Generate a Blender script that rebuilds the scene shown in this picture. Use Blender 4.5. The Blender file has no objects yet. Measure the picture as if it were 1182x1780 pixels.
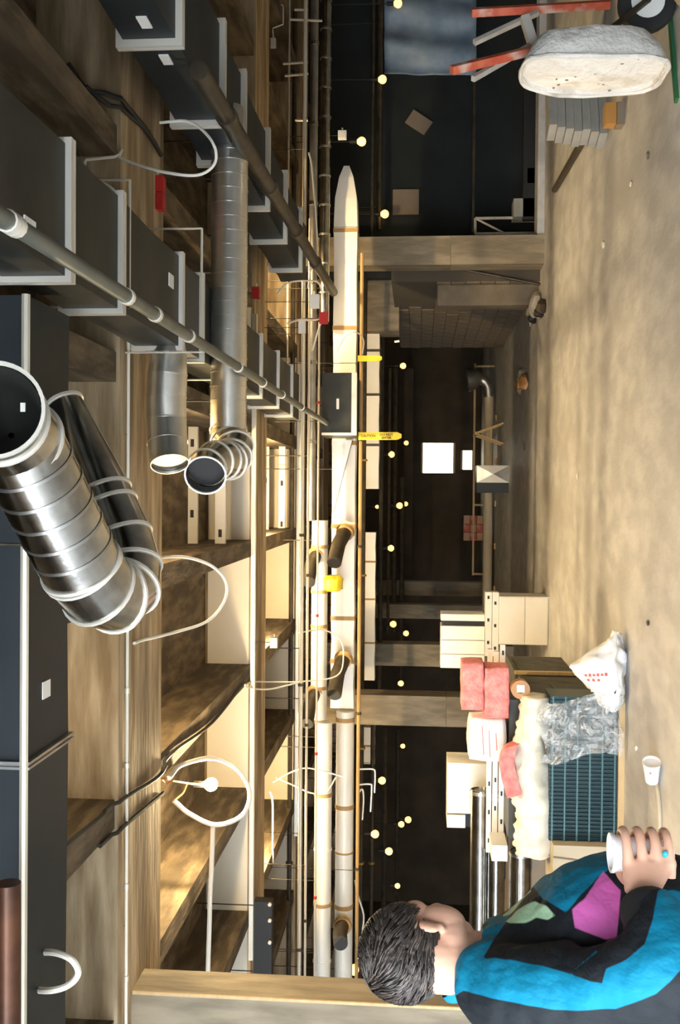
import bpy, bmesh, math, random
from mathutils import Vector, Matrix, noise
random.seed(7)
scene = bpy.context.scene
COL = scene.collection
PI = math.pi

# ------------------------------------------------------------------ camera
# The photograph was printed turned on its side: world "up" points to the left of the frame.
FPX = 1730.0
CAM = Vector((0.0, 0.0, 1.6))
_roll = 0.009
_du, _dv = 30.0, 139.0
_a = math.atan2(_du + _dv * _roll, FPX)
_p = math.atan2(_dv - _du * _roll, FPX)
_f = Vector((-math.sin(_a) * math.cos(_p), math.cos(_a) * math.cos(_p), math.sin(_p)))
_r0 = Vector((math.cos(_a), math.sin(_a), 0))
_u0 = _r0.cross(_f)
CR = (_r0 + _u0 * _roll).normalized()
CU = CR.cross(_f).normalized()
cam_data = bpy.data.cameras.new('camera')
cam_data.sensor_fit = 'VERTICAL'
cam_data.sensor_height = 36.0
cam_data.sensor_width = 24.0
cam_data.lens = FPX / 1780.0 * 36.0
cam_data.clip_start = 0.05
cam = bpy.data.objects.new('camera', cam_data)
COL.objects.link(cam)
_m = Matrix((( -CU.x, CR.x, -_f.x, CAM.x), (-CU.y, CR.y, -_f.y, CAM.y), (-CU.z, CR.z, -_f.z, CAM.z), (0, 0, 0, 1)))
cam.matrix_world = _m
scene.camera = cam

def ray(x, y):
    return _f + CR * ((890.0 - y) / FPX) - CU * ((x - 591.0) / FPX)
def at(x, y, d):
    """point seen at photo pixel (x, y) at world depth d (metres along +Y)"""
    v = ray(x, y)
    return CAM + v * (d / v.y)
def onz(x, y, z):
    v = ray(x, y)
    return CAM + v * ((z - CAM.z) / v.z)

# ------------------------------------------------------------------ world, daylight from the open side behind the camera
world = bpy.data.worlds.new('world')
scene.world = world
world.use_nodes = True
_bg = world.node_tree.nodes['Background']
_bg.inputs[0].default_value = (0.87, 0.96, 1.08, 1)
_bg.inputs[1].default_value = 9.5
vs = scene.view_settings
vs.view_transform = 'Standard'
vs.look = 'None'
vs.exposure = 0.5
vs.gamma = 1.0
vs.use_curve_mapping = False
WARM = (1.0, 0.62, 0.25)

# ------------------------------------------------------------------ materials
MATS = {}
def mat(name, col, rough=0.6, metal=0.0, col2=None, nscale=4.0, bump=0.0, bscale=30.0, stretch=None, emit=None, spec=None,
        contrast=(0.35, 0.65), col3=None, n3scale=1.5, alpha=None, trans=0.0, sheen=0.0):
    m = bpy.data.materials.new(name); m.use_nodes = True
    nt = m.node_tree; b = nt.nodes['Principled BSDF']
    b.inputs['Base Color'].default_value = (*col, 1)
    b.inputs['Roughness'].default_value = rough
    b.inputs['Metallic'].default_value = metal
    if spec is not None: b.inputs['Specular IOR Level'].default_value = spec
    if trans: b.inputs['Transmission Weight'].default_value = trans
    if sheen: b.inputs['Sheen Weight'].default_value = sheen
    if alpha is not None: b.inputs['Alpha'].default_value = alpha
    tc = None
    def coords():
        nonlocal tc
        if tc is None:
            tc = nt.nodes.new('ShaderNodeTexCoord')
            mp = nt.nodes.new('ShaderNodeMapping')
            if stretch: mp.inputs['Scale'].default_value = stretch
            nt.links.new(tc.outputs['Object'], mp.inputs['Vector'])
            tc = mp
        return tc.outputs[0]
    if col2 is not None:
        n = nt.nodes.new('ShaderNodeTexNoise'); n.inputs['Scale'].default_value = nscale; n.inputs['Detail'].default_value = 6
        nt.links.new(coords(), n.inputs['Vector'])
        r = nt.nodes.new('ShaderNodeValToRGB')
        r.color_ramp.elements[0].position = contrast[0]; r.color_ramp.elements[1].position = contrast[1]
        r.color_ramp.elements[0].color = (*col, 1); r.color_ramp.elements[1].color = (*col2, 1)
        nt.links.new(n.outputs['Fac'], r.inputs[0])
        out = r.outputs[0]
        if col3 is not None:
            n3 = nt.nodes.new('ShaderNodeTexNoise'); n3.inputs['Scale'].default_value = n3scale; n3.inputs['Detail'].default_value = 4
            nt.links.new(coords(), n3.inputs['Vector'])
            r3 = nt.nodes.new('ShaderNodeValToRGB'); r3.color_ramp.elements[0].position = 0.52; r3.color_ramp.elements[1].position = 0.68
            nt.links.new(n3.outputs['Fac'], r3.inputs[0])
            mx = nt.nodes.new('ShaderNodeMix'); mx.data_type = 'RGBA'
            nt.links.new(r3.outputs[0], mx.inputs[0]); nt.links.new(out, mx.inputs[6]); mx.inputs[7].default_value = (*col3, 1)
            out = mx.outputs[2]
        nt.links.new(out, b.inputs['Base Color'])
    if bump:
        n2 = nt.nodes.new('ShaderNodeTexNoise'); n2.inputs['Scale'].default_value = bscale; n2.inputs['Detail'].default_value = 4
        nt.links.new(coords(), n2.inputs['Vector'])
        bp = nt.nodes.new('ShaderNodeBump'); bp.inputs['Strength'].default_value = bump; bp.inputs['Distance'].default_value = 0.02
        nt.links.new(n2.outputs['Fac'], bp.inputs['Height']); nt.links.new(bp.outputs[0], b.inputs['Normal'])
    if emit:
        b.inputs['Emission Color'].default_value = (*emit[0], 1); b.inputs['Emission Strength'].default_value = emit[1]
    MATS[name] = m
    return m
mat('floor', (.40, .39, .37), .6, 0, (.53, .515, .48), 5, .15, 25, stretch=(1, .5, 1), col3=(.39, .375, .345), n3scale=1.6, contrast=(.38, .62))
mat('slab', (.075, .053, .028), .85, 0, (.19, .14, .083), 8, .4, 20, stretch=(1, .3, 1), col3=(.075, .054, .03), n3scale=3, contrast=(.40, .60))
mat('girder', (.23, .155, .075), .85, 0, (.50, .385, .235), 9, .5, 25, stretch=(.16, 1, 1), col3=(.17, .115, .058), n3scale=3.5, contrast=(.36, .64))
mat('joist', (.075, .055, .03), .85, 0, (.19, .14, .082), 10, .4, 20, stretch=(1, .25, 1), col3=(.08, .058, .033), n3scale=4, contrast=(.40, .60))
mat('column', (.20, .162, .105), .8, 0, (.33, .27, .18), 9, .3, 25, stretch=(1, 1, .25), col3=(.18, .142, .088), n3scale=3, contrast=(.38, .62))
mat('wallboard', (.74, .66, .5), .8, 0, (.80, .72, .56), 2, .05, 20)
mat('block', (.15, .118, .078), .9, 0, (.20, .16, .11), 5, .3, 30)
mat('yard', (.30, .29, .27), .9, 0, (.36, .35, .33), 2)
mat('mortar', (.08, .065, .045), .95)
mat('dark_wall', (.007, .010, .010), .9, 0, (.013, .017, .016), 2)  # near-black albedo puts the bay's shade into the wall colour
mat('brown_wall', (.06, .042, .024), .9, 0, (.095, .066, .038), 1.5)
mat('galv', (.34, .335, .31), .2, 1.0, (.56, .55, .51), 9, .02, 40)
mat('galv_soft', (.38, .38, .36), .4, 1.0, (.54, .535, .5), 6, .03, 30)
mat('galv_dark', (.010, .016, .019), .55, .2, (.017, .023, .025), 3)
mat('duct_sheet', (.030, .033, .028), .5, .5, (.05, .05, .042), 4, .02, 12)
mat('flange', (.82, .78, .68), .35, .35)  # paler than the sheet metal: caught highlights put into the colour
mat('white_duct', (.86, .82, .70), .45, .1, (.9, .86, .75), 3)
mat('mastic', (.42, .26, .1), .7)
mat('conduit', (.78, .73, .6), .35, .5)
mat('cable_white', (.82, .78, .66), .5)
mat('cable_black', (.02, .02, .018), .6)
mat('rust', (.05, .022, .012), .4, .5, (.12, .05, .025), 6)  # reddish reflection of dark metal put into the colour
mat('iron_pipe', (.035, .028, .018), .5, .3, (.075, .058, .034), 8)
mat('grey_pipe', (.10, .115, .10), .45, .35, (.16, .16, .13), 6)
mat('galv_bright', (.66, .64, .57), .3, .95, (.8, .78, .7), 7, .02, 30)
mat('black', (.012, .012, .012), .6)
mat('rubber', (.018, .018, .018), .75)
mat('red', (.55, .03, .025), .5)
mat('yellow', (.85, .62, .03), .5)
mat('label_white', (.85, .83, .76), .6)
mat('brass', (.5, .33, .08), .4, .8)
mat('bulb', (1, .9, .7), .3, emit=((1.0, .76, .42), 1600.0))
mat('bulb_far', (1, .9, .7), .3, emit=((1.0, .50, .13), 1.9))
mat('tube_lamp', (1, .95, .8), .3, emit=((1.0, .85, .45), 2.2))
mat('daylight_pane', (.9, .9, .9), .4, emit=((1.0, .93, .74), 5.0))
mat('pink', (.72, .20, .19), .95, 0, (.88, .34, .31), 14, .6, 50)
mat('pink_wrap', (.9, .80, .77), .35, 0, (.95, .88, .85), 5, .2, 12)
mat('white_metal', (.82, .8, .73), .4, .1, (.74, .72, .65), 2)
mat('cream_plastic', (.74, .68, .53), .3, 0, (.83, .78, .64), 7, .5, 9)
mat('paper_white', (.85, .84, .82), .6, 0, (.8, .79, .77), 6, .15, 20)
mat('coil_fin', (.012, .04, .045), .35, .4)
mat('coil_wire', (.025, .06, .065), .4, .4)
mat('coil_bar', (.07, .15, .16), .4, .4)
mat('wood', (.52, .36, .17), .7, 0, (.62, .45, .23), 3, .1, 20, stretch=(1, 1, 6))
mat('wood_grey', (.26, .25, .215), .85, 0, (.36, .34, .29), 4, .2, 20)
mat('dark_board', (.045, .045, .035), .8, 0, (.085, .08, .062), 6, .2, 30)
mat('card', (.48, .40, .27), .8, 0, (.55, .47, .33), 2)
mat('brown_box', (.17, .13, .085), .7, 0, (.22, .17, .115), 3)
mat('tape_brown', (.42, .2, .05), .4)
mat('cement', (.70, .665, .58), .9, 0, (.88, .85, .78), 4, .8, 22, col3=(.46, .40, .32), n3scale=4)
mat('cement_fill', (.83, .80, .72), .9, 0, (.9, .88, .82), 5, .7, 16, col3=(.7, .65, .55), n3scale=5)
mat('red_paint', (.5, .07, .03), .6, 0, (.62, .16, .08), 9, col3=(.6, .5, .42), n3scale=6)
mat('handle_grey', (.38, .35, .30), .7, 0, (.52, .48, .41), 8)
mat('blue_tarp', (.13, .19, .25), .5, 0, (.30, .37, .42), 2.5, .4, 5)
mat('green_paint', (.02, .13, .05), .6)
mat('skin', (.70, .375, .245), .5, 0, (.76, .43, .29), 6, .05, 60)
mat('hair', (.018, .013, .010), .45, 0, (.045, .034, .027), 30, .3, 80, stretch=(1, 1, .4))
mat('hair_light', (.115, .088, .068), .4, 0, (.06, .046, .036), 20)
mat('trousers', (.03, .035, .06), .9)
mat('shoe', (.03, .025, .02), .6)
mat('foam_cup', (.9, .88, .84), .5)
mat('red_ink', (.7, .12, .08), .6)
mat('black_ink', (.05, .045, .02), .6)
mat('eye_white', (.8, .8, .78), .2)
mat('teal_stone', (.03, .42, .5), .2)
mat('debris', (.12, .095, .07), .9, 0, (.3, .25, .18), 14)
mat('beige_bit', (.7, .63, .5), .8)
def clear_plastic():
    m = bpy.data.materials.new('clear_plastic'); m.use_nodes = True
    nt = m.node_tree; b = nt.nodes['Principled BSDF']
    tr = nt.nodes.new('ShaderNodeBsdfTransparent'); mx = nt.nodes.new('ShaderNodeMixShader')
    b.inputs['Base Color'].default_value = (.85, .87, .86, 1); b.inputs['Roughness'].default_value = .08
    n = nt.nodes.new('ShaderNodeTexNoise'); n.inputs['Scale'].default_value = 7; n.inputs['Detail'].default_value = 3; n.inputs['Distortion'].default_value = 1.5
    r = nt.nodes.new('ShaderNodeMapRange'); r.inputs[1].default_value = .45; r.inputs[2].default_value = .7; r.inputs[3].default_value = .08; r.inputs[4].default_value = .55
    nt.links.new(n.outputs['Fac'], r.inputs[0]); nt.links.new(r.outputs[0], mx.inputs[0])
    nt.links.new(tr.outputs[0], mx.inputs[1]); nt.links.new(b.outputs[0], mx.inputs[2])
    nt.links.new(mx.outputs[0], nt.nodes['Material Output'].inputs[0])
    MATS['clear_plastic'] = m
clear_plastic()

# ------------------------------------------------------------------ mesh helpers
ORG = {}
def V3(p): return Vector(p)
class G:
    def __init__(s): s.v = []; s.f = []
    def add(s, vs_, fs_):
        k = len(s.v); s.v += [Vector(q) for q in vs_]; s.f += [tuple(i + k for i in f) for f in fs_]; return s
    def box(s, lo, hi):
        x0, y0, z0 = lo; x1, y1, z1 = hi
        return s.add([(x0,y0,z0),(x1,y0,z0),(x1,y1,z0),(x0,y1,z0),(x0,y0,z1),(x1,y0,z1),(x1,y1,z1),(x0,y1,z1)],
                     [(3,2,1,0),(4,5,6,7),(0,1,5,4),(1,2,6,5),(2,3,7,6),(3,0,4,7)])
    def obox(s, c, ax, ay, az):
        c = Vector(c); vs_ = [c + ax*i + ay*j + az*k for k in (-1,1) for j in (-1,1) for i in (-1,1)]
        return s.add(vs_, [(0,2,3,1),(4,5,7,6),(0,1,5,4),(1,3,7,5),(3,2,6,7),(2,0,4,6)])
    def bar(s, p0, p1, w, h, up=(0,0,1)):
        p0 = Vector(p0); p1 = Vector(p1); d = p1 - p0; dn = d.normalized(); up = Vector(up)
        sx = dn.cross(up)
        if sx.length < 1e-4: sx = dn.cross(Vector((1,0,0)))
        sx.normalize(); u = sx.cross(dn)
        return s.obox((p0+p1)/2, d/2, sx*(w/2), u*(h/2))
    def loft(s, rings, caps=True, closed=False):
        n = len(rings[0]); k = len(s.v)
        for r in rings: s.v += [Vector(q) for q in r]
        m = len(rings)
        for i in range(m - (0 if closed else 1)):
            a = k + i*n; b = k + ((i+1) % m)*n
            for j in range(n):
                s.f.append((a+j, a+(j+1)%n, b+(j+1)%n, b+j))
        if caps and not closed:
            s.f.append(tuple(k+j for j in reversed(range(n)))); s.f.append(tuple(k+(m-1)*n+j for j in range(n)))
        return s
    def tube(s, pts, r, n=8, caps=True):
        pts = [Vector(q) for q in pts]
        rr = r if isinstance(r, (list, tuple)) else [r]*len(pts)
        rings = []; prev = None
        for i, q in enumerate(pts):
            t = (pts[min(i+1, len(pts)-1)] - pts[max(i-1, 0)]).normalized()
            if prev is None:
                ref = Vector((0,0,1)) if abs(t.z) < .9 else Vector((1,0,0))
                a = (ref - t*ref.dot(t)).normalized()
            else:
                a = (prev - t*prev.dot(t)).normalized()
            prev = a; b = t.cross(a)
            rings.append([q + (a*math.cos(2*PI*j/n) + b*math.sin(2*PI*j/n))*rr[i] for j in range(n)])
        return s.loft(rings, caps)
    def ell(s, c, r, rot=None, nu=16, nv=10):
        c = Vector(c); rings = []
        for i in range(1, nv):
            th = PI*i/nv
            ring = []
            for j in range(nu):
                q = Vector((r[0]*math.sin(th)*math.cos(2*PI*j/nu), r[1]*math.sin(th)*math.sin(2*PI*j/nu), -r[2]*math.cos(th)))
                if rot: q = rot @ q
                ring.append(c + q)
            rings.append(ring)
        k = len(s.v); s.loft(rings, False)
        b = Vector((0,0,-r[2])); t = Vector((0,0,r[2]))
        if rot: b = rot @ b; t = rot @ t
        s.v += [c+b, c+t]; ib = len(s.v)-2; it = ib+1
        for j in range(nu):
            s.f.append((k+(j+1)%nu, k+j, ib)); e = k+(nv-2)*nu
            s.f.append((e+j, e+(j+1)%nu, it))
        return s
    def lathe(s, p0, p1, prof, n=24, caps=True):
        """prof: list of (t in metres along axis, radius)"""
        p0 = Vector(p0); ax = (Vector(p1) - p0).normalized()
        ref = Vector((0,0,1)) if abs(ax.z) < .9 else Vector((1,0,0))
        a = (ref - ax*ref.dot(ax)).normalized(); b = ax.cross(a)
        return s.loft([[p0 + ax*t + (a*math.cos(2*PI*j/n) + b*math.sin(2*PI*j/n))*max(r, 1e-4) for j in range(n)] for t, r in prof], caps)
    def rloft(s, p0, dirv, up, prof):
        """rectangular loft along dirv: prof (t, halfwidth, halfheight)"""
        p0 = Vector(p0); d = Vector(dirv).normalized(); up = Vector(up); sx = d.cross(up).normalized(); u = sx.cross(d)
        return s.loft([[p0 + d*t + sx*(i*w) + u*(k*h) for i, k in ((-1,-1),(1,-1),(1,1),(-1,1))] for t, w, h in prof], True)
    def build(s, name, m, parent=None, smooth=False, origin=None, label=None, cat=None, group=None, kind=None, jitter=0):
        lo = Vector((min(q.x for q in s.v), min(q.y for q in s.v), min(q.z for q in s.v)))
        hi = Vector((max(q.x for q in s.v), max(q.y for q in s.v), max(q.z for q in s.v)))
        o_ = Vector(origin) if origin is not None else Vector(((lo.x+hi.x)/2, (lo.y+hi.y)/2, lo.z if parent is None else (lo.z+hi.z)/2))
        me = bpy.data.meshes.new(name)
        me.from_pydata([q - o_ for q in s.v], [], s.f)
        bm = bmesh.new(); bm.from_mesh(me); bmesh.ops.recalc_face_normals(bm, faces=bm.faces); bm.to_mesh(me); bm.free()
        if smooth:
            for p in me.polygons: p.use_smooth = True
            if smooth != 'all': me.set_sharp_from_angle(angle=math.radians(40))
        if isinstance(m, str): m = MATS[m]
        me.materials.append(m)
        return link(name, me, o_, parent, label, cat, group, kind)
def link(name, me, world_loc, parent=None, label=None, cat=None, group=None, kind=None):
    o = bpy.data.objects.new(name, me); COL.objects.link(o)
    ORG[o.name] = Vector(world_loc)
    if parent is not None:
        o.parent = parent; o.location = Vector(world_loc) - ORG[parent.name]
    else:
        o.location = world_loc
    if label: o['label'] = label
    if cat: o['category'] = cat
    if group: o['group'] = group
    if kind: o['kind'] = kind
    return o
def thing(name, label, cat, loc, group=None, kind=None):
    return link(name, None, Vector(loc), None, label, cat, group, kind)
def copy_part(o, world_loc, parent=None):
    c = o.copy(); COL.objects.link(c); ORG[c.name] = Vector(world_loc)
    c.parent = parent
    c.location = Vector(world_loc) - (ORG[parent.name] if parent is not None else Vector((0,0,0)))
    return c
def spline(pts, k=6):
    pts = [Vector(q) for q in pts]; out = []
    P = [pts[0]*2 - pts[1]] + pts + [pts[-1]*2 - pts[-2]]
    for i in range(1, len(P)-2):
        a, b, c, d = P[i-1:i+3]
        for j in range(k):
            t = j/k
            out.append(((b*2) + (c-a)*t + (a*2-b*5+c*4-d)*t*t + (b*3-a-c*3+d)*t**3)*.5)
    out.append(pts[-1]); return out

# ------------------------------------------------------------------ THE SETTING
ZS, ZB = 3.70, 3.23            # slab soffit, beam soffit
XL, XR, YB, YF = -11.0, 9.0, -1.2, 27.0
G().box((XL, YB, -.2), (XR, YF, 0)).build('floor', 'floor', kind='structure', label='grey trowelled concrete floor slab')
G().box((XL, -16, -.25), (XR, YB, -.02)).build('yard', 'yard', kind='structure', label='asphalt yard outside the open side')  # unseen ground, added to set the light rising onto the ceiling
G().box((.25, YB-.3, 0), (XR, YB, ZS+.3)).build('wall_front', 'brown_wall', kind='structure')  # unseen rear wall, shaped to keep daylight off the right side
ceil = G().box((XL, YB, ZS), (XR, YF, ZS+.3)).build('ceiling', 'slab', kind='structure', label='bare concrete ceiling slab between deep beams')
GY = [(1.75, 2.65), (5.3, 6.2), (9.66, 10.5), (13.24, 14.1), (16.8, 17.7), (20.4, 21.3), (24.0, 24.9)]
girders = []
for a, b in GY:
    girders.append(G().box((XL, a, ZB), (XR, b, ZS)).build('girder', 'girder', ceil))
JX = [-2.98 - 1.22*5 + 1.22*i for i in range(14)]
jm = None
prev = YB
for gi, (a, b) in enumerate(GY):
    for x in JX:
        if XL < x < XR and a - prev > .2:
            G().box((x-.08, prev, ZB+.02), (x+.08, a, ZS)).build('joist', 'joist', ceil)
    prev = b
# cream wallboard infill with a pale bottom track on the faces of the second and third girder
for gi in (2, 3):
    y = GY[gi][0]
    for i in range(len(JX)-1):
        x0, x1 = JX[i] + .085, JX[i+1] - .085
        if x1 < -4.6 or x0 > 1.6: continue
        zt = ZS - .03
        G().box((x0, y-.025, ZB+.03), (x1, y-.001, zt)).build('wallboard_panel', 'wallboard', girders[gi])
    G().box((-4.6, y-.04, ZB-.03), (1.75, y+.02, ZB+.012)).build('track', 'conduit', girders[gi])
# walls
G().box((XL-.3, YB, 0), (XL, YF, ZS)).build('wall_left', 'brown_wall', kind='structure')
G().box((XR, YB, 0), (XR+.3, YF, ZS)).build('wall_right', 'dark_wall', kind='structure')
# far wall with two bright openings, built in pieces around the openings
WY = YF - .3
wa = at(735, 822, WY); wb = at(788, 770, WY); wc = at(804, 816, WY); wd = at(821, 783, WY)
fw = thing('wall_back', 'dark brown far wall of the hall', None, (0, WY, 0), kind='structure')
def wpiece(x0, x1, z0, z1):
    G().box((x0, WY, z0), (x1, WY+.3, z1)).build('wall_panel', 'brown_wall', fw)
wpiece(XL, wa.x, 0, ZS); wpiece(wb.x, XR, 0, ZS); wpiece(wa.x, wb.x, wa.z, ZS)
wpiece(wa.x, wc.x, 0, wb.z); wpiece(wd.x, wb.x, 0, wb.z); wpiece(wc.x, wd.x, wc.z, wb.z); wpiece(wc.x, wd.x, 0, wd.z)
for i, (p, q) in enumerate(((wa, wb), (wc, wd))):
    w = thing('window_%d' % (i+1), 'bright daylit opening in the far wall, %s one' % ('upper larger' if i == 0 else 'lower smaller'), None, (p.x, WY, q.z), kind='structure')
    G().box((p.x, WY+.1, q.z), (q.x, WY+.12, p.z)).build('pane', 'daylight_pane', w)
    for k, (lo, hi) in enumerate((((p.x, WY-.03, q.z-.05), (q.x, WY+.05, q.z)), ((p.x, WY-.03, p.z), (q.x, WY+.05, p.z+.05)))):
        G().box(lo, hi).build('window_frame', 'wood', w)
# right-hand side: kerb and dark back room
G().box((3.2, 13.35, 0), (XR, 13.7, .09)).build('kerb', 'floor', label='low grey concrete kerb at the edge of the dark bay', cat='kerb')
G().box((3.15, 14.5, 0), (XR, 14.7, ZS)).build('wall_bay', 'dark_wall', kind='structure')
# block wall that recedes on the right
bw = thing('wall_block', 'brown-grey concrete block wall receding behind the right column', None, (2.9, 15, 0), kind='structure')
G().box((2.92, 13.75, 0), (3.1, 19.8, 2.02)).build('mortar_core', 'mortar', bw)
blk = None
bwid, bht = .40, .2
for r in range(10):
    y = 13.76 + (0 if r % 2 else -.2)
    while y < 19.7:
        y0 = max(y, 13.76); y1 = min(y + bwid, 19.8)
        top = 1.42 if y0 < 15.4 else 2.02
        if (r+1)*bht <= top + .01 and y1 - y0 > .05:
            full = abs(y1 - y0 - bwid) < 1e-3
            pos = Vector((2.95 + random.uniform(-.006, .006), (y0+y1)/2, r*bht + bht/2))
            if full and blk is not None:
                copy_part(blk, pos, bw)
            else:
                b_ = G().box((2.9, y0+.006, r*bht+.006), (3.0, y1-.006, (r+1)*bht-.006)).build('block', 'block', bw)
                if full: blk = b_
        y += bwid
# low concrete wall facing the camera beside the column and the lintel above the dark openings
G().box((2.62, 13.9, 0), (2.9, 14.2, 1.38)).build('wall_low', 'block', kind='structure')
G().box((2.55, 15.6, 1.95), (3.6, 16.2, 2.6)).build('lintel', 'column', label='warm lit concrete lintel over the dark opening behind the right column', cat='lintel')

# columns: (photo y of both edges, depth, photo x where it meets the floor)
def column(label, y0, y1, d, depth, ztop=ZB):
    a = at(760, y1, d); b = at(760, y0, d)
    x0, x1 = sorted((a.x, b.x))
    t = thing('concrete_column', label, 'column', ((x0+x1)/2, d, 0), 'concrete columns')
    G().box((x0, d, 0), (x1, d+depth, 1.22)).build('shaft', 'column', t)
    G().box((x0, d, 1.226), (x1, d+depth, ztop)).build('shaft', 'column', t)
    G().box((x0+.004, d+.004, 1.215), (x1-.004, d+depth-.004, 1.23)).build('pour_joint', 'joist', t)
    return t
column('tall concrete column beside the dark bay, standing alone on the right', 410, 460, 13.3, .36)
column('concrete column behind the pink insulation, wider of the two far left columns', 1211, 1263, 13.4, .4)
column('concrete column behind the white duct box, narrower of the two far left columns', 1121, 1159, 17.0, .4)
column('far brown column in the dim middle of the hall', 1012, 1036, 22.5, .4)
column('far brown column next to the dim stair, right of the white duct box', 1052, 1076, 21.4, .4)
t = thing('concrete_column', 'near concrete column behind the man, cut by the frame edge', 'column', (-3.0, 5.7, 0), 'concrete columns')
cx = at(420, 1733, 5.56).x
G().box((cx-.42, 5.56, 0), (cx, 5.84, ZB)).build('shaft', 'column', t)
G().box((cx-.012, 5.552, .3), (cx+.004, 5.565, ZB-.01)).build('edge_strip', 'wood', t)

def ztop(x, y):
    for a, b in GY:
        if a - .01 <= y <= b + .01: return ZB
    for j in JX:
        if abs(x - j) < .085: return ZB + .02
    return ZS
def rods(t, pts, r=.006):
    for p in pts:
        p = Vector(p); zt = ztop(p.x, p.y)
        if zt - p.z > .01: G().tube([p, (p.x, p.y, zt)], r, 6).build('hanger_rod', 'iron_pipe', t)
# ------------------------------------------------------------------ LAMPS
def bulb_mesh(r, name):
    g = G(); prof = [(0, r*.42), (r*.5, r*.45), (r*.9, r*.75), (r*1.5, r), (r*2.1, r*.85), (r*2.5, r*.4), (r*2.55, .001)]
    return g, prof
mat('bulb_low', (1, .9, .7), .3, emit=((1.0, .78, .46), 260.0))
mat('bulb_mid', (1, .9, .7), .3, emit=((1.0, .75, .41), 1000.0))
def lamp(label, p, r=.045, near=False, group='strung bare bulbs', cord=.25, down=True):
    t = thing('bare_bulb_lamp', label, 'lamp', p, group)
    p = Vector(p)
    s = -1 if down else 1
    g = G().lathe(p, p + Vector((0,0,s)), [(0, r*.45), (r*.2, r*.6), (r*.55, r*.88), (r*1.0, r), (r*1.45, r*.88), (r*1.8, r*.55), (r*1.95, .001)], 14)
    g.build('glass', near if isinstance(near, str) else 'bulb' if near else 'bulb_far', t, True)
    G().lathe(p, p + Vector((0,0,-s)), [(0, r*.5), (r*1.6, r*.5)], 8).build('socket', 'black', t)
    if cord:
        G().tube([p + Vector((0,0,-s*r*1.6)), p + Vector((.01,0,-s*(r*1.6+cord*.5))), p + Vector((0,0,-s*(r*1.6+cord)))], .006, 5).build('cord', 'cable_black', t)
    return t
BULBS = [
 (668, 138, 13.9, 'bulb glowing against the blue sheet in the dark bay', .06),
 (632, 246, 13.0, 'bulb highest and nearest in the dark bay, left of the blue sheet', .06),
 (672, 372, 14.1, 'bulb just right of the lone right column', .06),
 (695, 6, 13.9, 'bulb at the far right frame edge over the blue sheet', .06),
 (703, 636, 19.5, 'lone bulb left of the block wall', .06),
 (683, 790, 20.0, 'bulb above the yellow hanging strip, lower of two', .065),
 (708, 770, 23.0, 'small bulb right beside the yellow hanging strip', .055),
 (697, 879, 20.0, 'bulb of a close pair left of the bright window, brighter one', .065),
 (707, 876, 23.0, 'bulb of a close pair left of the bright window, lower one', .055),
 (657, 881, 18.0, 'small dim bulb above the close pair', .035),
 (682, 953, 18.5, 'bulb inside a small cable loop in mid hall', .06),
 (686, 1085, 18.0, 'bulb above the far left column, with a curled cord', .06),
 (708, 1101, 21.0, 'bulb just beside the narrower far left column', .06),
 (699, 1188, 18.5, 'bulb between the two far left columns', .055),
 (702, 1297, 18.5, 'bulb left of the wider far left column', .045),
 (667, 1357, 15.5, 'bulb nearest above the short round ducts, upper one', .06),
 (655, 1450, 14.5, 'bulb highest in the dark left part of the hall', .06),
 (679, 1480, 15.5, 'bulb lowest of the cluster above the man', .06),
 (700, 1433, 19.0, 'bulb left of a touching pair above the stacked ducts', .06),
 (712, 1425, 19.5, 'bulb right of a touching pair above the stacked ducts', .065),
 (693, 1540, 16.5, "bulb just above the man's forehead", .045),
 (619, 1686, 12.8, 'large amber bulb beside the near left column', .07),
]
for x, y, d, lab, r in BULBS:
    p = at(x, y, d)
    lamp(lab, p + Vector((0, 0, r*1.4)), r, cord=ztop(p.x, p.y) - p.z - r*3.0)
hero = at(374, 1364, 7.25)
lamp('big glowing bare bulb under the ceiling inside a loop of white cable', hero + Vector((0,0,.08)), .05, True, None, cord=0)
lamp('bare bulb in the ceiling bay above the broad blue-grey duct', (-1.1, 4.5, 3.45), .03, 'bulb_low', None, cord=ZS-3.45-.048)  # unseen bulb, added to light the face of the near beam
for i, x in enumerate((-.75, .35)):  # unseen bulbs, added to brighten the cream panels beyond the near beam
    lamp(['bare bulb tucked behind the near beam, left one', 'bare bulb tucked behind the near beam, right one'][i], (x, 6.55, 3.5), .04, 'bulb_mid', 'bulbs behind the near beam', cord=.06)
for i, (x, d) in enumerate(((-3.6, 10.95), (-1.25, 10.95), (-.05, 10.95), (2.5, 11.0))):  # unseen bulbs, added to light the third beam and the cross ducts
    lamp(['bare bulb in the ceiling bay behind the cream panels, far left', 'bare bulb in the ceiling bay behind the cream panels, left of middle',
          'bare bulb in the ceiling bay behind the cream panels, right of middle', 'bare bulb in the ceiling bay behind the right-hand duct'][i], (x, d, 3.52), .05, True, 'bulbs in the ceiling bay', cord=.06)
for i, (x0, y0, x1, y1, d) in enumerate(((680, 499, 757, 500, 18.5), (686, 594, 719, 590, 19.6))):
    a = at(x0, y0, d); b = at(x1, y1, d)
    t = thing('tube_light', ['pale vertical tube light in the dark opening by the right column', 'short pale tube light in the second dark opening'][i], 'lamp', b, 'tube lights')
    G().tube([a, b], .016, 8).build('tube', 'tube_lamp', t)
    G().bar(a + Vector((0,.03,0)), b + Vector((0,.03,0)), .05, .03, (0,1,0)).build('housing', 'black', t)
    rods(t, [a + Vector((0,.03,0))], .005)

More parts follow.
